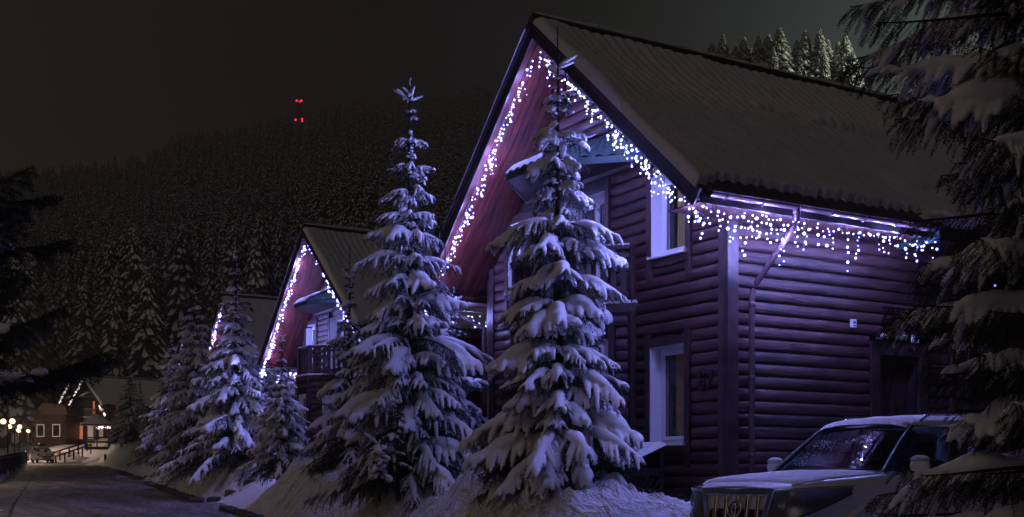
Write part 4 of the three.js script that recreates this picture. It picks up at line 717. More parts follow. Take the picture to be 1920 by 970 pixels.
function spruceGeos(o) {
  o = { ...fineTwigs, ...o };
  const r = rng(o.seed), B = { wood: new Builder(), needle: new Builder(), snow: new Builder() }, h = o.h;
  const trunk = new Builder(), tp = [], tr = []; for (let k = 0; k <= 24; k++) { const s = k / 24; tp.push(V(0.03 * noise(s * 3, o.seed), h * s - 0.25 * (1 - s), 0.03 * noise(s * 3, o.seed, 5))); tr.push(lerp(0.02 * h * 0.62 + 0.02, 0.006, Math.pow(s, 0.8))); } trunk.tube(tp, tr, 9);
  let y = o.clear, k = 0;
  while (y < h * o.crownTop) {
    const t = y / h, rr = (o.reach ? o.reach(y - 0.2) : 1) * o.r * Math.pow(Math.max(0.02, 1 - t / o.crownTop), o.power) * (0.92 + 0.3 * noise(y * 2.1, o.seed * 1.7)), n = Math.round(lerp(o.nLow, o.nHigh, t)), a0 = r() * 6.28;
    for (let j = 0; j < n; j++) { const az = a0 + (j + 0.7 * (r() - 0.5)) / n * 6.283, len = rr * (o.reach ? 0.5 + 0.6 * r() : 0.72 + 0.5 * r()); if (o.filter && !o.filter(az, y, len)) continue; spruceBranch(B, r, o, V(0, y + (r() - 0.5) * 0.1, 0), az, Math.max(0.12, len), t); }
    const sp = lerp(o.spLow, o.spHigh, Math.pow(t, 1.4)) * (0.8 + 0.4 * r());
    if (t > 0.45) for (let j = 0; j < 5; j++) spruceBranch(B, r, { ...o, twigStep: o.twigStep * 1.1 }, V(0, y + sp * (0.25 + 0.6 * r()), 0), r() * 6.28, Math.max(0.1, rr * (0.2 + 0.28 * r())), t);
    y += sp; k++;
  }
  // leader: bare shoots with snow sticking to them
  for (let j = 0; j < o.leader; j++) { const yy = h * (o.crownTop + (0.985 - o.crownTop) * (0.08 + 0.35 * r())), az = r() * 6.28, L = 0.12 + 0.22 * r(), d = V(Math.cos(az), 0.1 + 0.75 * r(), Math.sin(az)).normalize(), p = V(0, yy, 0), q = p.clone().addScaledVector(d, L), m = p.clone().addScaledVector(d, L * 0.55); B.wood.tube([p, q], [0.008, 0.005], 5); lobe(B.snow, [p, p.clone().lerp(q, 0.3), m, p.clone().lerp(q, 0.85), q], 0.026, r, o.sides, 0.3, 1); brush(B.needle, [p, q], r, o.nStep, o.nLen, o.nWid, 3); }
  for (let j = 0; j < 5; j++) { const yy = h * (o.crownTop + (1 - o.crownTop) * (0.3 + 0.65 * r())), az = r() * 6.28, p = V(0, yy, 0); B.wood.tube([p, V(Math.cos(az) * 0.06, yy + 0.05, Math.sin(az) * 0.06)], [0.005, 0.002], 4); const g = V(0.008 * Math.cos(az), yy, 0.008 * Math.sin(az)); lobe(B.snow, [g, g.clone().setY(yy + 0.03), g.clone().setY(yy + 0.06)], 0.016, r, 5); }
  brush(B.needle, [V(0, h * o.crownTop, 0), V(0, h * 0.99, 0)], r, 0.02, 0.03, 0.004, 3);
  return { trunk: trunk.geo, wood: B.wood.geo, needle: B.needle.geo, snow: B.snow.geo, tris: (B.wood.i.length + B.needle.i.length + B.snow.i.length) / 3 };
}
let triangles = 0;
function spruceTree(label, group, pos, o, name = 'spruce_tree') {
  const g = spruceGeos(o), t = thing(name, label, 'tree', pos, o.turn ?? 0, group);
  const tk = part(t, 'trunk', g.trunk, M.bark); part(tk, 'limbs', g.wood, M.bark); part(t, 'crown', g.needle, o.dark ? M.needle2 : M.needle); part(t, 'snow_cover', g.snow, M.treeSnow).userData.kind = 'stuff';
  triangles += g.tris; return t;
}
const baseAt = (u, d, up = 0) => { const x = (u - 960) / FOCAL * d; return [x, ROAD_Y(d) + up, -d]; };
const shapeB = { r: 1.26, power: 0.46, crownTop: 0.88, clear: 0.14, nLow: 10, nHigh: 6, spLow: 0.23, spHigh: 0.56, leader: 6 };
spruceTree('tall snow laden spruce with a bare leader, standing before cabin 67', 'tall spruces before cabin 67', baseAt(1046, 16.6, 1.06), { ...shapeB, h: 6.38, seed: 3, heavy: 0.4, pad: 0.068, lobe: 0.03 });
spruceTree('broad snow laden spruce with crossed twigs at its top, left of the gable lights', 'tall spruces before cabin 67', baseAt(769, 20, 1.15), { r: 1.65, power: 0.8, crownTop: 0.93, clear: 0.15, nLow: 9, nHigh: 6, spLow: 0.25, spHigh: 0.46, leader: 8, h: 6.65, seed: 8, twigStep: 0.095 });
spruceTree('slimmer spruce with a thin bare leader behind the broad spruce', 'spruces behind the tall pair', baseAt(655, 26.5, 1.0), { r: 1.35, power: 0.85, crownTop: 0.84, clear: 0.2, nLow: 8, nHigh: 5, spLow: 0.24, spHigh: 0.45, leader: 6, h: 5.1, seed: 15, twigStep: 0.12, nStep: 0.045, nLen: 0.05, nWid: 0.008, sides: 5, padRings: 8, cell: 0.04, lobe: 0.036 });
spruceTree('low spruce squeezed between the broad spruce and the cabin wall', 'spruces behind the tall pair', baseAt(850, 21.6, 0.9), { r: 1.15, power: 0.7, crownTop: 0.9, clear: 0.2, nLow: 8, nHigh: 6, spLow: 0.24, spHigh: 0.4, leader: 4, h: 3.6, seed: 21, twigStep: 0.12, nStep: 0.045, nLen: 0.05, nWid: 0.008, sides: 5, padRings: 8, cell: 0.04, lobe: 0.036 });
// the row along the street: one tree with its parts, then copies
const coarse = { cell: 0.05, twigStep: 0.15, nStep: 0.06, nLen: 0.06, nWid: 0.012, sides: 5, padRings: 7, lobe: 0.04, pad: 0.062, hang: 0.5 };
const rowTree = spruceTree('tall snowy spruce with a star shaped top before the third cabin', 'snowy spruces lining the street', baseAt(441, 40, 1.25), { r: 2.15, power: 0.88, crownTop: 0.9, clear: 0.2, nLow: 11, nHigh: 6, spLow: 0.27, spHigh: 0.5, leader: 7, h: 7.3, seed: 33, ...coarse });
const rowTree2 = spruceTree('full snowy spruce between the tall star topped spruce and the smaller one up the street', 'snowy spruces lining the street', baseAt(366, 50, 1.3), { r: 2.2, power: 0.72, crownTop: 0.95, clear: 0.2, nLow: 11, nHigh: 7, spLow: 0.27, spHigh: 0.4, leader: 4, h: 7.0, seed: 38, ...coarse });
copyOf(rowTree2, 'spruce_tree', 'small snowy spruce at the far end of the lit row', baseAt(322, 58, 1.35), 2.1, 0.83);
copyOf(rowTree, 'spruce_tree', 'snowy spruce under the low eave of the second cabin', baseAt(527, 33.5, 1.1), 1.3, 0.53);
copyOf(rowTree2, 'spruce_tree', 'low snowy spruce tucked under the eave lights of the third cabin', baseAt(497, 44, 1.2), 4.0, 0.62);
copyOf(rowTree2, 'spruce_tree', 'dim spruce beside the gazebo at the end of the street', [baseAt(243, 92)[0], 4.6, -92], 0.7, 0.72);
copyOf(rowTree, 'spruce_tree', 'second dim spruce close behind the gazebo spruce', [baseAt(262, 99)[0], 4.6, -99], 3.1, 0.66);
copyOf(rowTree2, 'spruce_tree', 'third dim spruce leaning over the high snow heap', [baseAt(226, 104)[0], 4.4, -104], 5.1, 0.6);
// sapling in front of the broad spruce
spruceTree('thin sapling bent by a clump of snow before the broad spruce', undefined, baseAt(746, 18.6, 1.15), { r: 0.3, power: 0.5, crownTop: 0.86, clear: 0.35, nLow: 3, nHigh: 3, spLow: 0.16, spHigh: 0.26, leader: 2, h: 1.5, seed: 51, load: 0.7 }, 'spruce_sapling');
spruceTree('tiny snow capped sapling bowed at the foot of the broad spruce', undefined, baseAt(712, 18.3, 1.15), { r: 0.2, power: 0.4, crownTop: 0.9, clear: 0.12, nLow: 5, nHigh: 4, spLow: 0.1, spHigh: 0.12, leader: 1, h: 0.62, seed: 52, load: 1.2 }, 'spruce_sapling');
// big spruce at the right, close to the camera
const reachRight = (y) => { const t = [[1.2, 1.75], [1.62, 1.85], [1.9, 1.25], [2.25, 1.35], [2.6, 1.65], [2.8, 1.1], [3.1, 1.45], [3.4, 1.15], [3.75, 1.75], [4.05, 1.2], [4.5, 1.5], [4.75, 1.65], [5.2, 1.2], [9, 1]]; let k = 0; while (k < t.length - 2 && y > t[k + 1][0]) k++; return lerp(t[k][1], t[k + 1][1], clamp((y - t[k][0]) / (t[k + 1][0] - t[k][0]))); };
spruceTree('close dark spruce with heavy snow pads hanging over the white car', undefined, [(2005 - 960) / FOCAL * 8.3, -0.2, -8.3], {
  h: 8.5, r: 1, reach: reachRight, power: 0.01, crownTop: 0.95, clear: 1.3, nLow: 14, nHigh: 13, spLow: 0.34, spHigh: 0.37, leader: 3, seed: 66, dark: true, sub: true,
  cell: 0.022, twigStep: 0.065, twigMax: 0.23, nStep: 0.016, nLen: 0.021, nWid: 0.0038, blades: 3, sides: 9, padRings: 22, lobe: 0.027, pad: 0.064, load: 1, heavy: 0.2, bareChance: 0.2, lowBare: 0, twigSnow: 0.6, cover: 0.8, fall: 0.85, hang: 0.4, padEnd: 0.78, riseLow: 0.04, riseHigh: 0.1, droopLow: 0.26, droopHigh: 0.2, tipUp: 0.16,
  filter: (az, y, len) => y < 6.2 && Math.cos(az - Math.PI * 0.86) > -0.25 });
// dark boughs at the left edge
spruceTree('black spruce boughs reaching in over the iron fence', undefined, [(-215 - 960) / FOCAL * 14, -0.6, -14], {
  h: 8, r: 3.0, power: 0.5, crownTop: 0.95, clear: 3.05, nLow: 9, nHigh: 8, spLow: 0.4, spHigh: 0.44, leader: 3, seed: 75, dark: true, sub: true,
  cell: 0.035, twigStep: 0.1, twigMax: 0.42, nStep: 0.02, nLen: 0.06, nWid: 0.005, blades: 4, sides: 6, padRings: 12, lobe: 0.05, pad: 0.12, bareChance: 0.35, lowBare: 0, twigSnow: 0.25, cover: 0.6, fall: 0.25, hang: 0.3, padEnd: 0.6, riseLow: 0.05, riseHigh: 0.15, droopLow: 0.2, droopHigh: 0.2, tipUp: 0.25,
  filter: (az, y, len) => y < 5.35 && Math.cos(az) > 0.1 });

// ---------------------------------------------------------------- forest on the hillside
function forestGeos(seed, whorls, n, slim) {
  const r = rng(seed), leaf = new Builder(), snow = new Builder(), trunk = new Builder();
  trunk.tube([V(0, -0.04, 0), V(0, 0.5, 0), V(0, 1, 0)], [0.014, 0.008, 0.001], 5);
  for (let k = 0; k < whorls; k++) {
    const t = 0.05 + 0.94 * k / whorls, R = slim * Math.pow(1 - t, 0.75) * (0.8 + 0.4 * r()) + 0.006, a0 = r() * 6.28;
    for (let j = 0; j < n; j++) {
      const az = a0 + (j + 0.6 * (r() - 0.5)) / n * 6.283, L = R * (0.65 + 0.6 * r()), ca = Math.cos(az), sa = Math.sin(az), y = t + 0.012 * (r() - 0.5), dr = 0.45 + 0.4 * r(), w = L * (0.17 + 0.1 * r());
      const at = (s, side, lift) => [ca * L * s - sa * side, y - dr * L * s * s + lift - Math.abs(side) * 0.5, sa * L * s + ca * side];
      const V0 = leaf.v(...at(0, 0, 0.004)), V1 = leaf.v(...at(0.55, w, 0)), V2 = leaf.v(...at(1, 0, 0)), V3 = leaf.v(...at(0.55, -w, 0)), V4 = leaf.v(...at(0.6, 0, -0.028 - 0.02 * r())), V5 = leaf.v(...at(0.9, w * 0.6, -0.02)), V6 = leaf.v(...at(0.9, -w * 0.6, -0.02));
      leaf.tri(V0, V1, V2); leaf.tri(V0, V2, V3); leaf.tri(V0, V4, V2); leaf.tri(V1, V5, V2); leaf.tri(V3, V2, V6);
      if (r() < 0.74) {
        const l = 0.0045, q = 0.4 + 0.25 * r(), S0 = snow.v(...at(0.1, 0, l)), S1 = snow.v(...at(0.5, w * q, l * 0.6)), S2 = snow.v(...at(0.62, 0, l * 2)), S3 = snow.v(...at(0.5, -w * q, l * 0.6)), S4 = snow.v(...at(0.98, 0.03 * w, -0.002)), S5 = snow.v(...at(0.82, w * 0.55, -0.004)), S6 = snow.v(...at(0.82, -w * 0.55, -0.004));
        snow.tri(S0, S2, S1); snow.tri(S0, S3, S2); snow.tri(S1, S2, S5); snow.tri(S3, S6, S2); snow.tri(S2, S4, S5); snow.tri(S2, S6, S4);
      }
    }
  }
  return { leaf: leaf.geo, snow: snow.geo, trunk: trunk.geo };
}
const forestKinds = [forestGeos(101, 34, 9, 0.17), forestGeos(102, 30, 9, 0.2), forestGeos(103, 38, 8, 0.145)];
const fineKinds = [forestGeos(111, 60, 15, 0.17), forestGeos(112, 54, 15, 0.19), forestGeos(113, 64, 14, 0.145)];
const proto = (kinds, mats, leaf = M.needle2) => kinds.map((k) => { const g = new THREE.Group(); part(g, 'trunk', k.trunk, M.bark); part(g, 'crown', k.leaf, leaf); part(g, 'snow_cover', k.snow, mats); return g; });
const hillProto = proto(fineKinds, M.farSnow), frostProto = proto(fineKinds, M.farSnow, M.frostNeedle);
{
  const r = rng(900), put = (g, label, group, x, y, z, h, turn) => { const c = g.clone(); add(c, 'spruce_tree', label, 'tree', group); c.position.set(x, y, z); c.rotation.y = turn; c.scale.set(h, h, h); return c; };
  // nearest rows of the forest, one by one
  const spots = []; let tries = 0;
  while (spots.length < 150 && tries++ < 9000) { const u = lerp(-140, 960, r()), d = lerp(185, 330, Math.pow(r(), 1.4)), x = (u - 960) / FOCAL * d; if (spots.every(([a, b]) => Math.hypot(a - x, b - d) > 4.6)) { spots.push([x, d]); put(hillProto[Math.floor(r() * 3)], 'dim snow dusted spruce in the front rows of the hillside forest', 'front spruces of the hillside forest', x, hillY(u, d) - 0.4, -d, 22 + 11 * r(), r() * 6.28); } }
  // the forest behind them reads as one mass
  for (const [kind, k] of forestKinds.entries()) {
    const geo = mergeGeometries([k.leaf, k.snow], true), list = [];
    for (let i = 0; i < 2600; i++) { const u = lerp(-500, 1420, r()), d = lerp(300, 960, Math.pow(r(), 0.8)), x = (u - 960) / FOCAL * d; if (d > 780 && Math.abs(u - 561) < 16) continue; list.push([x, hillY(u, d) - 0.5, -d, 20 + 14 * r(), r() * 6.28]); }
    const im = new THREE.InstancedMesh(geo, [M.needle2, M.farSnow], list.length), m = new THREE.Matrix4(), q = new THREE.Quaternion();
    list.forEach(([x, y, z, h, a], i) => im.setMatrixAt(i, m.compose(V(x, y, z), q.setFromAxisAngle(UPV, a), V(h, h, h)))); im.castShadow = im.receiveShadow = true;
    add(im, 'forest', 'far snowy spruce forest covering the mountainside', 'forest', undefined, 'stuff');
  }
  // floodlit group above the roof ridge: [u, v of the top, metres ahead, height]
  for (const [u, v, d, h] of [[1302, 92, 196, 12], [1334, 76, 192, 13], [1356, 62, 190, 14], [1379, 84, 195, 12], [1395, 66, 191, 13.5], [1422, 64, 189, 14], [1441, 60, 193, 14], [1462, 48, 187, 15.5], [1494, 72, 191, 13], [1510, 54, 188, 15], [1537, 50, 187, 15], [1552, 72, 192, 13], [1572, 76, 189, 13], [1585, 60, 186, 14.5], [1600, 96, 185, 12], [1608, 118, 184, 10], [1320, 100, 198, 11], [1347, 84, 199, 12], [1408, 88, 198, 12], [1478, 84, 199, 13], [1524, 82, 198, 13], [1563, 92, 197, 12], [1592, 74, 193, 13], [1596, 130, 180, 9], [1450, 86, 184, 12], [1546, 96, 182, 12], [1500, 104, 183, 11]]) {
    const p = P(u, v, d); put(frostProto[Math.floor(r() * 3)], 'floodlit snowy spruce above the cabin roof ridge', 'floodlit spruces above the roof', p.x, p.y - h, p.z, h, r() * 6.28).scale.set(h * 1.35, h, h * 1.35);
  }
}
{   // leafless tree behind the ridge
  const b = new Builder(), r = rng(7), grow = (p, d, L, w, n) => { const q = p.clone().addScaledVector(d, L); b.tube([p, q], [w, w * 0.65], 4, false); if (n) for (let k = 0; k < 3; k++) grow(p.clone().lerp(q, 0.5 + 0.5 * r()), V(d.x + 1.1 * (r() - 0.5), d.y + 0.5 * (r() - 0.3), d.z + 1.1 * (r() - 0.5)).normalize(), L * (0.55 + 0.2 * r()), w * 0.6, n - 1); };
  const p = P(1722, 330, 175); grow(p, V(0, 1, 0), 6, 0.12, 5); grow(p.clone().add(V(1.2, 0, 1)), V(0.1, 1, 0), 4.6, 0.1, 5);
  const t = thing('bare_tree', 'leafless thin tree behind the cabin roof', 'tree'); part(t, 'trunk', b.geo, M.bark);
}

// ---------------------------------------------------------------- off-road car
M.paint = phys('white car paint', RGB(0.7, 0.7, 0.71), 0.45, { clearcoat: 0.35, clearcoatRoughness: 0.25 });
M.carGlass = phys('tinted car glass', RGB(0.32, 0.36, 0.38), 0.03, { transmission: 1, thickness: 0, ior: 1.52 });
M.blackPlastic = std('black plastic', RGB(0.02, 0.02, 0.022), 0.5);
M.lampHousing = std('smoked headlamp bowl', RGB(0.2, 0.2, 0.22), 0.3, { metalness: 0.8 });
M.tyre = std('tyre rubber', RGB(0.025, 0.025, 0.026), 0.85);
M.lens = phys('headlamp lens', RGB(0.9, 0.92, 0.95), 0.04, { transmission: 1, thickness: 0, ior: 1.5 });
M.frost = std('frost crystals', RGB(0.62, 0.76, 0.8), 0.6, { side: THREE.DoubleSide });
const curve = (t) => (z) => { let k = 0; while (k < t.length - 2 && z < t[k + 1][0]) k++; const [a, p] = t[k], [b, q] = t[k + 1]; return lerp(p, q, smooth(0, 1, clamp((z - a) / (b - a))) * 0.5 + clamp((z - a) / (b - a)) * 0.5); };
function makeCar(label, pos, turn, group) {
  const car = thing('parked_car', label, 'car', pos, turn, group);
  const w = curve([[2.4, 0.56], [2.34, 0.7], [2.24, 0.77], [2.05, 0.87], [1.7, 0.93], [1.0, 0.94], [-1.6, 0.94], [-2.1, 0.9], [-2.39, 0.8]]);
  const top = curve([[2.4, 0.99], [2.33, 1.055], [2.2, 1.095], [1.9, 1.135], [1.5, 1.165], [1.05, 1.195], [0.7, 1.19], [-1.9, 1.2], [-2.39, 1.18]]);
  const sec = (z) => { const W = w(z), T = top(z), y0 = lerp(0.34, 0.44, smooth(2.0, 2.4, z)); return [[0, y0], [W * 0.82, y0], [W * 0.97, y0 + 0.1], [W, 0.66], [W * 1.0, 0.84], [W * 0.985, T - 0.13], [W * 0.955, T - 0.055], [W * 0.89, T - 0.012], [W * 0.7, T + 0.012], [W * 0.35, T + 0.024], [0, T + 0.026]]; };
  const zs = [2.4, 2.385, 2.36, 2.32, 2.26, 2.18, 2.08, 1.95, 1.8, 1.6, 1.4, 1.2, 1.05, 0.8, 0.4, 0, -0.5, -1, -1.5, -1.9, -2.15, -2.3, -2.39];
  const shell = new Builder(), n = sec(0).length;
  for (const sd of [1, -1]) { const s0 = shell.p.length / 3; for (const z of zs) for (const [x, y] of sec(z)) shell.v(sd * x, y, z, z, y); for (let k = 0; k < zs.length - 1; k++) for (let j = 0; j < n - 1; j++) { const a = s0 + k * n + j; sd > 0 ? shell.quad(a, a + n, a + n + 1, a + 1) : shell.quad(a, a + 1, a + n + 1, a + n); } }
  for (const z of [2.4, -2.39]) { const s = sec(z), c = shell.v(0, 0.75, z), f = []; for (const q of s) f.push(shell.v(q[0], q[1], z)); const g = []; for (const q of s) g.push(shell.v(-q[0], q[1], z)); for (let j = 0; j < n - 1; j++) if (z > 0) { shell.tri(c, f[j], f[j + 1]); shell.tri(c, g[j + 1], g[j]); } else { shell.tri(c, f[j + 1], f[j]); shell.tri(c, g[j], g[j + 1]); } }
  const body = part(car, 'body', shell.geo, M.paint);
  // hood seam and dusting of snow on the hood
  const hood = new Builder(); hood.grid(40, 40, (a, c) => { const z = lerp(2.25, 1.1, c), W = w(z) * lerp(0.80, 0.84, c), x = lerp(-W, W, a), q = Math.abs(x) / w(z), base = top(z) + (q < 0.35 ? lerp(0.026, 0.024, q / 0.35) : q < 0.7 ? lerp(0.024, 0.012, (q - 0.35) / 0.35) : lerp(0.012, -0.012, (q - 0.7) / 0.19)); const e = clamp(Math.min(a, 1 - a, c, 1 - c) * 22); return [x, base + 0.004 + 0.014 * Math.sqrt(e) * (1 + 0.4 * fbm(x * 4, z * 4, 2)), z, x, z]; });
  part(car, 'hood_snow', hood.geo, M.snow);
  for (const sd of [1, -1]) part(car, 'hood_edge', tubeGeo([2.3, 2.15, 1.9, 1.6, 1.3, 1.08].map((z) => V(sd * w(z) * 0.9, top(z) + 0.004, z)), 0.012, 6), M.paint);
  // grille: chrome surround, dark mesh, five bars, round badge with three ovals
  const gr = new THREE.Group(); gr.name = 'grille'; gr.position.set(0, 0.81, 2.42); gr.rotation.x = -0.14; car.add(gr);
  { const s = new THREE.Shape(); s.moveTo(-0.52, 0.21); s.lineTo(0.52, 0.21); s.lineTo(0.40, -0.24); s.lineTo(-0.40, -0.24); s.closePath(); const hole = new THREE.Path(); hole.moveTo(-0.455, 0.15); hole.lineTo(-0.37, -0.19); hole.lineTo(0.37, -0.19); hole.lineTo(0.455, 0.15); hole.closePath(); s.holes.push(hole); part(gr, 'surround', new THREE.ExtrudeGeometry(s, { depth: 0.03, bevelEnabled: true, bevelSize: 0.014, bevelThickness: 0.02, bevelSegments: 3 }), M.chrome); }
  part(gr, 'mesh', boxGeo(-0.46, 0.46, -0.2, 0.16, -0.05, -0.02), M.blackPlastic);
  for (let k = -2; k <= 2; k++) { const x = k * 0.158, g = new RoundedBoxGeometry(0.062, 0.33, 0.06, 4, 0.02); g.translate(x * 0.98, -0.02, 0.012); part(gr, 'bar', g, M.chrome); const slot = new RoundedBoxGeometry(0.016, 0.27, 0.02, 2, 0.006); slot.translate(x * 0.98 + 0.0, -0.03, 0.037); part(gr, 'bar_slot', slot, M.blackPlastic); }
  { const disc = new THREE.CylinderGeometry(0.088, 0.088, 0.03, 36); disc.rotateX(Math.PI / 2); disc.translate(0, 0.0, 0.045); part(gr, 'badge_base', disc, M.blackPlastic);
    const oval = (a, b, y, z, t) => { const g = new THREE.TorusGeometry(1, t / a, 10, 40); g.scale(a, b, a * 0.8); g.translate(0, y, z); return g; };
    part(gr, 'badge', oval(0.096, 0.088, 0, 0.058, 0.014), M.chrome); part(gr, 'badge', oval(0.028, 0.062, -0.012, 0.062, 0.008), M.chrome); part(gr, 'badge', oval(0.066, 0.026, 0.03, 0.062, 0.008), M.chrome); }
  // chrome strip on the hood lip
  part(car, 'hood_strip', tubeGeo([-0.62, -0.5, -0.3, 0, 0.3, 0.5, 0.62].map((x) => V(x, 1.03 - 0.03 * Math.pow(Math.abs(x) / 0.62, 3), 2.425 - 0.09 * Math.pow(Math.abs(x) / 0.62, 2.4))), 0.022, 8), M.chrome);
  // headlamps
  const bz = (p, t) => { const a = (1 - t) * (1 - t), b = 2 * t * (1 - t), c = t * t; return V(p[0][0] * a + p[1][0] * b + p[2][0] * c, p[0][1] * a + p[1][1] * b + p[2][1] * c, p[0][2] * a + p[1][2] * b + p[2][2] * c); };
  for (const sd of [1, -1]) {
    const hl = new THREE.Group(); hl.name = 'headlight'; car.add(hl);
    const up = [[0.5, 1.0, 2.43], [0.97, 1.03, 2.47], [0.972, 1.05, 1.72]], lo = [[0.42, 0.66, 2.49], [0.95, 0.70, 2.52], [0.975, 0.98, 1.76]];
    const surf = (off) => (a, c) => { const p = bz(lo, a).lerp(bz(up, a), c); const o = off * Math.sin(Math.PI * c) * Math.min(1, 6 * (1 - a)); return [sd * (p.x + o * 0.55 * a), p.y, p.z + o * (1 - 0.6 * a), a, c]; };
    const fix = (b) => { if (sd < 0) for (let k = 0; k < b.i.length; k += 3) { const t = b.i[k + 1]; b.i[k + 1] = b.i[k + 2]; b.i[k + 2] = t; } return b.geo; };
    part(hl, 'housing', fix(new Builder().grid(20, 8, surf(-0.05))), M.lampHousing); part(hl, 'lens', fix(new Builder().grid(24, 10, surf(0.02))), M.lens);
    part(hl, 'chrome_edge', tubeGeo(Array.from({ length: 16 }, (_, k) => { const p = bz(up, k / 15); return V(sd * p.x, p.y + 0.004, p.z); }), 0.013, 6), M.chrome); part(hl, 'chrome_edge', tubeGeo(Array.from({ length: 16 }, (_, k) => { const p = bz(lo, k / 15); return V(sd * p.x, p.y - 0.004, p.z); }), 0.01, 6), M.blackPlastic);
    for (const [x, y, z, r] of [[0.6, 0.85, 2.41, 0.062], [0.745, 0.88, 2.35, 0.068]]) { const bowl = new THREE.SphereGeometry(r, 20, 12, 0, 6.283, 0, Math.PI / 2); bowl.rotateX(-Math.PI / 2); bowl.scale(1, 1, 0.7); bowl.translate(sd * x, y, z + 0.0); const m = part(hl, 'reflector', bowl, M.chrome); const bulb = new THREE.SphereGeometry(r * 0.55, 16, 12); bulb.translate(sd * x, y, z - 0.0); part(hl, 'projector', bulb, M.lens); }
    // bumper corner, fog lamp, wheels, mirrors, rails
    const fog = new THREE.CylinderGeometry(0.05, 0.05, 0.04, 18); fog.rotateX(Math.PI / 2); fog.translate(sd * 0.66, 0.5, 2.4); part(car, 'fog_lamp', fog, M.chrome);
    for (const z of [1.45, -1.35]) {
      const wh = new THREE.Group(); wh.name = 'wheel'; wh.position.set(sd * 0.82, 0.38, z); car.add(wh);
      const ty = new THREE.TorusGeometry(0.29, 0.1, 14, 36); ty.rotateY(Math.PI / 2); ty.scale(1.25, 1, 1); part(wh, 'tyre', ty, M.tyre); const rim = new THREE.CylinderGeometry(0.23, 0.23, 0.14, 28); rim.rotateZ(Math.PI / 2); part(wh, 'rim', rim, M.chrome);
      for (let k = 0; k < 6; k++) { const sp = boardGeo(sd * 0.06, sd * 0.06 + 0.03, 0.03, 0.22, -0.03, 0.03); sp.rotateX(k * Math.PI / 3); part(wh, 'spoke', sp, M.greyTrim); }
      const arch = new THREE.TorusGeometry(0.43, 0.035, 8, 30, Math.PI); arch.rotateY(Math.PI / 2); arch.translate(sd * 0.94, 0.4, z); part(car, 'wheel_arch', arch, M.paint);
    }
    const mir = new THREE.Group(); mir.name = 'mirror'; mir.position.set(sd * 0.98, 1.27, 0.72); car.add(mir);
    const mg = new THREE.SphereGeometry(1, 20, 14); mg.scale(0.12, 0.1, 0.075); mg.translate(sd * 0.06, 0, 0); part(mir, 'shell', mg, M.paint); part(mir, 'arm', tubeGeo([V(-sd * 0.1, -0.06, 0), V(0, -0.05, 0)], 0.025, 8), M.blackPlastic);
    const mc = new THREE.SphereGeometry(1, 20, 12); mc.scale(0.115, 0.05, 0.075); mc.translate(sd * 0.06, 0.07, 0); part(mir, 'snow', mc, M.snow);
    // pillars, side glass
    const rail = [V(sd * 0.80, 1.2, 1.03), V(sd * 0.70, 1.52, 0.62), V(sd * 0.645, 1.72, 0.34)];
    part(car, 'pillar', new Builder().tube([rail[0], rail[1], rail[2]], [0.036, 0.032, 0.03], 8, true, 0.8).geo, M.blackPlastic);
    for (const z of [-0.35, -1.35]) part(car, 'pillar', tubeGeo([V(sd * 0.85, 1.17, z), V(sd * 0.66, 1.75, z - 0.06)], 0.045, 8), M.blackPlastic);
    part(car, 'pillar', tubeGeo([V(sd * 0.84, 1.17, -2.25), V(sd * 0.66, 1.75, -2.1)], 0.09, 8), M.paint);
    const sg = new Builder(); sg.grid(12, 4, (a, c) => { const z0 = lerp(0.95, -2.2, a), z1 = lerp(0.36, -2.1, a); return [sd * lerp(0.845, 0.665, c), lerp(1.17, 1.74, c), lerp(z0, z1, c), a, c]; }); part(car, 'side_window', sg.geo, M.carGlass);
    part(car, 'roof_rail', tubeGeo([V(sd * 0.58, 1.78, 0.1), V(sd * 0.58, 1.865, -0.05), V(sd * 0.58, 1.895, -0.9), V(sd * 0.58, 1.87, -1.7), V(sd * 0.58, 1.8, -1.85)], 0.018, 8), M.chrome);
    part(car, 'door_handle', boardGeo(sd > 0 ? 0.935 : -0.965, sd > 0 ? 0.965 : -0.935, 0.98, 1.01, -0.2, 0.0, 0.008), M.chrome);
    part(car, 'side_moulding', boardGeo(sd > 0 ? 0.935 : -0.955, sd > 0 ? 0.955 : -0.935, 0.58, 0.66, -1.0, 1.0, 0.008), M.paint);
  }
  const ws = (off) => (a, c) => { const s = a * 2 - 1, x = s * lerp(0.775, 0.625, c); return [x, lerp(1.2, 1.725, c) + off * 0.7, lerp(1.12 - 0.11 * s * s, 0.40 - 0.06 * s * s, c) + off * 0.6, a, c]; };
  part(car, 'windscreen', new Builder().grid(20, 10, ws(0)).geo, M.carGlass);
  part(car, 'windscreen_edge', tubeGeo(Array.from({ length: 15 }, (_, k) => V(...ws(0.004)(k / 14, 0.0).slice(0, 3))), 0.02, 6), M.blackPlastic); part(car, 'windscreen_edge', tubeGeo(Array.from({ length: 15 }, (_, k) => V(...ws(0.004)(k / 14, 1.0).slice(0, 3))), 0.02, 6), M.blackPlastic);
  for (const [a0, a1] of [[0.12, 0.52], [0.5, 0.9]]) { const p = ws(0.012)(a0, 0.03), q = ws(0.012)(a1, 0.07); part(car, 'wiper', tubeGeo([V(p[0], p[1], p[2]), V(q[0], q[1], q[2])], 0.009, 6), M.blackPlastic); }
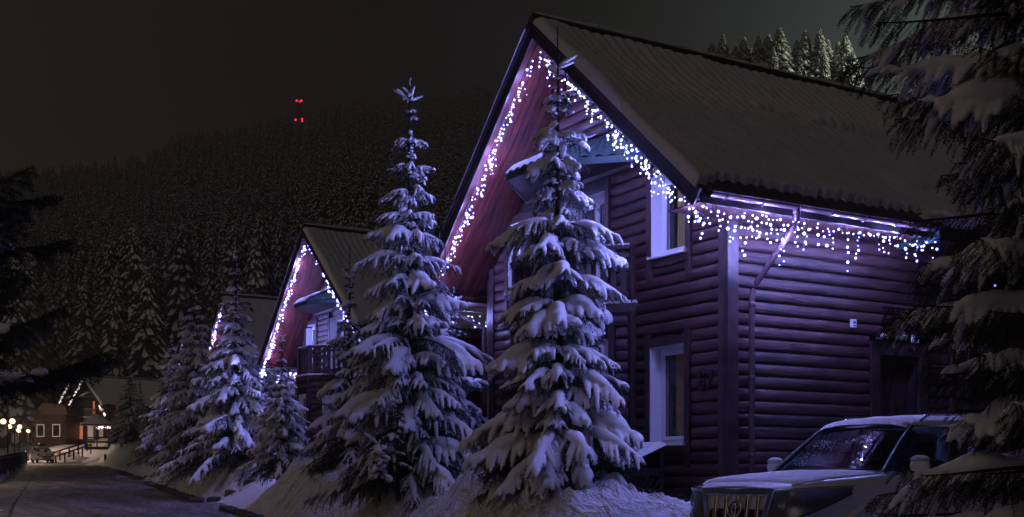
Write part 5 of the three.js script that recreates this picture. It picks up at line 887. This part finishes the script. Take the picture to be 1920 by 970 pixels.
  { const f = new Builder(), r = rng(303); for (let k = 0; k < 1000; k++) { const a = r(), c = 0.06 + 0.9 * r(), m = smooth(0.06, 0.3, fbm(a * 3.1, c * 3.6, 4, 4) + 0.42 * Math.exp(-Math.pow((a - 0.22) / 0.17, 2) - Math.pow((c - 0.45) / 0.42, 2)) + 0.22 * Math.exp(-Math.pow((a - 0.52) / 0.12, 2) - Math.pow((c - 0.62) / 0.14, 2)) - 0.12); if (r() > m) continue; const p = ws(0.003 + 0.003 * r())(a, c), s = 0.0035 + 0.006 * r(), t = r() * 6.28, e = (q) => { const da = Math.cos(t + q) * s, dc = Math.sin(t + q) * s; return f.v(p[0] + da, p[1] + dc * 0.58, p[2] - dc * 0.8); }; f.tri(e(0), e(2.1), e(4.2)); } const m = part(car, 'windscreen_frost', f.geo, M.frost); m.userData.kind = 'stuff'; }
  const roof = new Builder(); roof.grid(16, 24, (a, c) => { const s = a * 2 - 1, z = lerp(0.36, -2.2, c); return [s * lerp(0.64, 0.68, Math.sin(c * Math.PI)), 1.735 + 0.1 * Math.sin(Math.PI * clamp(c * 0.9 + 0.08)) * (1 - 0.35 * s * s) - 0.05 * Math.pow(Math.abs(s), 4), z, a, c]; }); part(car, 'roof', roof.geo, M.paint);
  const rs = new Builder(); rs.grid(40, 60, (a, c) => { const s = a * 2 - 1, z = lerp(0.42 + 0.05 * fbm(s * 3, 7, 0, 3), -2.2, c), e = Math.min((1 - Math.abs(s)) * 5, c * 26, (1 - c) * 20), r = Math.sqrt(clamp(1 - Math.pow(1 - clamp(e), 2))); return [s * 0.62, 1.74 + 0.1 * Math.sin(Math.PI * clamp(c * 0.9 + 0.08)) * (1 - 0.35 * s * s) - 0.05 * Math.pow(Math.abs(s), 4) + r * (0.06 + 0.025 * fbm(s * 2, z * 2, 5)), z, s, z]; }); part(car, 'roof_snow', rs.geo, M.snow);
  part(car, 'rear_window', new Builder().grid(4, 4, (a, c) => [lerp(0.7, -0.7, a) * lerp(1, 0.88, c), lerp(1.18, 1.72, c), lerp(-2.35, -2.2, c), a, c]).geo, M.pane);
  part(car, 'dashboard', boardGeo(-0.72, 0.72, 1.0, 1.19, 0.55, 1.0, 0.06), M.blackPlastic);
  for (const x of [-0.38, 0.38]) { const seat = new THREE.Group(); seat.name = 'seat'; seat.position.set(x, 0, -0.25); car.add(seat); part(seat, 'back', boardGeo(-0.24, 0.24, 0.75, 1.35, -0.08, 0.06, 0.05), M.blackPlastic); part(seat, 'headrest', boardGeo(-0.12, 0.12, 1.38, 1.56, -0.06, 0.04, 0.04), M.blackPlastic); }
  { const sw = new THREE.TorusGeometry(0.18, 0.016, 8, 28); sw.rotateX(-0.5); sw.translate(0.38, 1.12, 0.42); part(car, 'steering_wheel', sw, M.blackPlastic); part(car, 'interior_mirror', boardGeo(-0.11, 0.11, 1.58, 1.64, 0.42, 0.45, 0.01), M.blackPlastic); }
  part(car, 'bumper', boardGeo(-0.72, 0.72, 0.4, 0.6, 2.3, 2.47, 0.05), M.paint); part(car, 'air_intake', boardGeo(-0.45, 0.45, 0.43, 0.55, 2.44, 2.48, 0.02), M.blackPlastic);
  return car;
}
const carAt = V(4.40, 0.25, -14.45);
const suv = makeCar('white off-road car with a chrome barred grille, parked beside cabin 67', carAt.toArray(), -55 * Math.PI / 180);
{
  const p = P(79, 868, 139), c = copyOf(suv, 'parked_car', 'distant pale car with a roof box at the end of the street', [p.x, ROAD_Y(139) - 0.04, p.z], 0.55, 1.0);
  part(c, 'roof_box', boardGeo(-0.42, 0.42, 1.92, 2.2, -1.6, 0.3, 0.12), M.blackPlastic);
}

// ---------------------------------------------------------------- street lamps: post, arms, two lit globes
function streetLamp(label, x, z, y, lit, power = 10, turn = 0.4) {
  const t = thing('street_lamp', label, 'street lamp', [x, y, z], turn, 'globe street lamps along the street');
  part(t, 'post', new Builder().tube([V(0, -0.3, 0), V(0, 0.5, 0), V(0, 0.55, 0), V(0, 3.5, 0)], [0.09, 0.09, 0.055, 0.04], 12).geo, M.iron);
  part(t, 'arm', tubeGeo([V(-0.42, 3.35, 0), V(-0.3, 3.2, 0), V(0, 3.12, 0), V(0.3, 3.2, 0), V(0.42, 3.35, 0)], 0.022, 8), M.iron);
  for (const sx of [-0.42, 0.42]) {
    part(t, 'cup', tubeGeo([V(sx, 3.33, 0), V(sx, 3.4, 0)], 0.08, 14), M.iron); const g = new THREE.SphereGeometry(0.19, 24, 16); const m = part(t, 'globe', g, M.lampGlobe); m.position.set(sx, 3.56, 0);
    pointLight(t, 'globe', V(sx, 3.56, 0), WARM, power, 9);
  }
  return t;
}
for (const [d, l, label, pw] of [[-13, -3.1, 'globe street lamp behind the viewpoint', 0.9], [9, -3.4, 'globe street lamp across the street from cabin 67', 1.5], [31, -3.0, 'globe street lamp across the street from the second cabin', 6], [56, -3.0, 'globe street lamp before the long iron fence', 8], [84, -2.9, 'tall globe street lamp above the iron fence', 14], [104, -3.0, 'globe street lamp near the end of the iron fence', 22], [124, -3.2, 'globe street lamp beside the distant car', 45], [146, -2.6, 'last globe street lamp before the distant cabin', 70]]) {
  const x = l - 0.3786 * d; streetLamp(label, x, -d, groundY(x, -d), true, pw, 0.4 + d);
}
// ---------------------------------------------------------------- iron fence along the street
{
  const t = thing('iron_fence', 'black iron fence with snow on its rails along the street', 'fence'); const pk = new Builder(), at = (d) => { const x = -2.55 - 0.3786 * d; return V(x, ROAD_Y(d) - 0.05, -d); };
  for (let d = 52; d < 136; d += 2.4) { const p = at(d), q = at(d + 2.4); part(t, 'post', boardGeo(p.x - 0.05, p.x + 0.05, p.y, p.y + 1.35, p.z - 0.05, p.z + 0.05), M.iron); part(t, 'post_snow', new THREE.SphereGeometry(0.08, 10, 8).scale(1, 0.6, 1).translate(p.x, p.y + 1.38, p.z), M.snow);
    for (const y of [0.3, 1.15]) part(t, 'rail', beam(V(p.x, p.y + y, p.z), V(q.x, q.y + y, q.z), 0.03, 0.05), M.iron);
    part(t, 'rail_snow', beam(V(p.x, p.y + 1.2, p.z), V(q.x, q.y + 1.2, q.z), 0.05, 0.04, 0.015), M.snow);
    for (let k = 1; k < 14; k++) { const s = p.clone().lerp(q, k / 14); pk.box(s.x - 0.012, s.x + 0.012, s.y + 0.1, s.y + 1.12, s.z - 0.012, s.z + 0.012); } }
  const m = part(t, 'pickets', pk.geo, M.iron); m.userData.kind = 'stuff';
}
// ---------------------------------------------------------------- far cabin at the end of the street, gazebo, railing
{
  const yaw = -40 * Math.PI / 180, place = (g, u, v, d) => { g.scale.setScalar(1.25); const a = V(APEX[0], APEX[1], OVER).multiplyScalar(1.25).applyAxisAngle(UPV, yaw), p = P(u, v, d); g.position.set(p.x - a.x, p.y - a.y, p.z - a.z); g.rotation.y = yaw; };
  const a = copyOf(plain, 'log_cabin', 'distant cabin with a lit red window at the end of the street', [0, 0, 0], yaw), b = copyOf(plain, 'log_cabin', 'distant cabin wing half hidden behind the cabin with the red window', [0, 0, 0], yaw);
  place(a, 153, 705, 160); place(b, 129, 711, 170);
  const pink = part(a, 'lit_window', boxGeo(-3.85, -3.02, 1.75, 3.05, 1.03, 1.045), M.litWindow), up = part(a, 'lit_window', boxGeo(-2.75, -2.45, 4.3, 5.7, 0.06, 0.075), M.litWindow);
  for (const x of [-3.64, -3.43, -3.22]) part(pink, 'glazing_bar', boxGeo(x - 0.02, x + 0.02, 1.75, 3.05, 1.046, 1.06), M.white);
  part(pink, 'frame', boxGeo(-3.9, -2.97, 3.05, 3.12, 1.03, 1.07), M.white); part(pink, 'frame', boxGeo(-3.9, -2.97, 1.68, 1.75, 1.03, 1.07), M.white);
  // low log wing to the left with two windows
  const w = new THREE.Group(); w.name = 'log_wing'; const q = P(90, 838, 157); a.add(w); w.position.copy(a.worldToLocal(q.clone())); a.updateMatrixWorld(true); w.position.copy(a.worldToLocal(q.clone())); w.rotation.y = -yaw - 0.1;
  part(w, 'wall', boxGeo(-1.5, 1.9, 0, 3.3, -4, 0), M.log); part(w, 'gable', new Builder().prism([[-1.9, 3.3], [2.2, 3.3], [1.9, 4.3], [-0.4, 4.5]], -4.2, 0.3).geo, M.metalRoof);
  for (const x of [-1.2, 0.5]) { const f = part(w, 'window', boxGeo(x, x + 0.85, 1.0, 2.3, 0.11, 0.15), M.white); part(f, 'pane', boxGeo(x + 0.1, x + 0.75, 1.1, 2.2, 0.15, 0.16), M.cellarGlass); }
  for (let k = 0; k < 20; k++) part(w, 'log', new THREE.CylinderGeometry(0.09, 0.09, 3.4, 8, 1).rotateZ(Math.PI / 2).translate(0.2, 0.09 + k * 0.163, 0.01), M.log);
  const wl = { rad: 0.1, step: 0.33, every: 14, power: 7, mat: M.warmLed, color: RGB(1, 0.9, 0.88), group: 'white lights on the distant cabin', drop: [0.1, 0.25], gap: 0.14 };
  icicles(a, 'thick white lights on the gable edge of the distant cabin', rake(EAVE_L, 0.03, 0.3), rake(EAVE_L, 0.98, 0.22), { ...wl, seed: 61 });
  icicles(a, 'short white lights at the far eave corner of the distant cabin', rake(EAVE_R, 0.82, 0.3), rake(EAVE_R, 1.1, 0.3), { ...wl, seed: 62, step: 0.4 });
  icicles(b, 'thick white lights on the gable edge of the distant wing', rake(EAVE_L, 0.03, 0.3), rake(EAVE_L, 0.9, 0.22), { ...wl, seed: 63 });
  icicles(a, 'white lights in a level row under the eave of the distant cabin', V(-10.5, 4.3, 1.3), V(-4.2, 4.3, 1.3), { ...wl, seed: 64 });
  // gazebo
  const gp = P(182, 832, 142), z = thing('gazebo', 'wooden gazebo with a snowy hipped roof before the distant cabin', 'gazebo', [gp.x, gp.y - 0.3, gp.z], 0.3);
  for (const [x, y] of [[-1.3, -1.1], [1.3, -1.1], [-1.3, 1.1], [1.3, 1.1], [0, 1.1]]) part(z, 'post', boardGeo(x - 0.08, x + 0.08, -0.4, 2.4, y - 0.08, y + 0.08), M.darkBoard);
  const rf = new THREE.ConeGeometry(2.5, 1.25, 4, 1); rf.rotateY(Math.PI / 4); rf.scale(1.05, 1, 0.9); rf.translate(0, 3.0, 0); part(z, 'roof', rf, M.metalRoof); const sf = new THREE.ConeGeometry(2.45, 1.25, 4, 6); sf.rotateY(Math.PI / 4); sf.scale(1.05, 1, 0.9); sf.translate(0, 3.12, 0); part(z, 'roof_snow', sf, M.snow);
  for (const y of [0.5, 1.0]) for (const zz of [-1.1, 1.1]) part(z, 'rail', boardGeo(-1.3, 1.3, y - 0.04, y + 0.04, zz - 0.03, zz + 0.03), M.darkBoard);
  part(z, 'bench', boardGeo(-1.2, 1.2, 0.4, 0.48, -1.0, -0.5), M.board); part(z, 'floor', boardGeo(-1.4, 1.4, -0.4, -0.1, -1.2, 1.2), M.darkBoard);
  icicles(z, 'white lights under the eave of the gazebo', V(-0.1, 2.3, 1.25), V(1.5, 2.3, 1.25), { ...wl, seed: 65, step: 0.2 });
  // wooden hand rails climbing from the car to the gazebo
  const rl = thing('hand_rail', 'two dark wooden rails climbing from the distant car to the gazebo', 'railing');
  for (const [u0, v0, u1, v1] of [[94, 851, 163, 829], [104, 856, 170, 834]]) { const p = P(u0, v0, 138), e = P(u1, v1, 144); part(rl, 'rail', beam(p, e, 0.1, 0.16), M.darkBoard); for (let k = 0; k <= 4; k++) { const s = p.clone().lerp(e, k / 4); part(rl, 'post', boardGeo(s.x - 0.07, s.x + 0.07, s.y - 1.1, s.y, s.z - 0.07, s.z + 0.07), M.darkBoard); } }
  const pp = P(197, 868, 118), post = thing('marker_post', 'short dark post at the road edge before the high snow heap', 'post', [pp.x, ROAD_Y(118) - 0.2, pp.z]); part(post, 'post', new THREE.CylinderGeometry(0.11, 0.13, 1.3, 12).translate(0, 0.6, 0), M.iron); part(post, 'cap', new THREE.SphereGeometry(0.13, 12, 8).scale(1, 0.5, 1).translate(0, 1.27, 0), M.snow);
}
// ---------------------------------------------------------------- lattice mast with red lamps on the mountain
{
  const p0 = P(561, 190, 930), p1 = P(561, 226, 930), yb = hillY(561, 930), t = thing('radio_mast', 'lattice radio mast with two tiers of red lamps on the mountain', 'mast', [p0.x, yb, p0.z]), H = p0.y - yb, y1 = p1.y - yb, b = new Builder();
  for (const [x, z] of [[-1, -1], [1, -1], [1, 1], [-1, 1]]) { part(t, 'leg', tubeGeo([V(x * 2.4, -3, z * 2.4), V(x * 1.4, H, z * 1.4)], 0.16, 6), M.iron); }
  for (let y = 0; y < H - 3; y += 4) { const s = lerp(2.4, 1.4, y / H), e = lerp(2.4, 1.4, (y + 4) / H); for (const z of [-1, 1]) { b.tube([V(-s, y, z * s), V(e, y + 4, z * e)], [0.1, 0.1], 4); b.tube([V(s, y, z * s), V(-e, y + 4, z * e)], [0.1, 0.1], 4); } }
  part(t, 'braces', b.geo, M.iron);
  for (const [x, y, z, s] of [[-1.7, H, 1.4, 1], [1.7, H, 1.4, 1], [0.4, H - 0.8, 1.4, 0.6], [-2.6, y1, 1.9, 1], [2.4, y1 + 0.5, 1.9, 0.9], [2.4, y1 - 1.2, 1.9, 0.7]]) { const m = part(t, 'red_lamp', new THREE.SphereGeometry(0.85 * s, 14, 10), M.redLamp); m.position.set(x, y, z); }
}
// ---------------------------------------------------------------- floodlight on the slope that lights the spruces above the roof
{
  const p = P(1862, 60, 172), t = thing('floodlight_mast', 'floodlight on a steel mast glimpsed behind the close spruce', 'floodlight', [p.x, p.y - 12, p.z], 0);
  part(t, 'mast', new Builder().tube([V(0, -14, 0), V(0, 12.0, 0)], [0.25, 0.12], 10).geo, M.iron);
  for (const [turn, pw] of [[0.0, 40], [Math.PI + 0.88, 2000]]) {   // one lamp shines down the slope, one along the trees
    const hd = new THREE.Group(); hd.name = 'lamp_head'; hd.position.y = 12.1; hd.rotation.y = turn; t.add(hd);
    part(hd, 'housing', boardGeo(-0.6, 0.6, -0.4, 0.4, 0.1, 0.4, 0.05), M.iron); part(hd, 'floodlight_face', boardGeo(-0.52, 0.52, -0.32, 0.32, 0.41, 0.45, 0.02), M.flood);
    const s = new THREE.SpotLight(RGB(0.95, 1, 0.76), pw, 0, 1.0, 0.6); s.name = 'floodlight_face'; s.position.set(0, 0, 0.6); s.target.position.set(0, pw > 100 ? -0.02 : -0.5, 3); s.castShadow = true; s.shadow.radius = 12; hd.add(s, s.target);
  }
}

renderer.render(scene, camera);
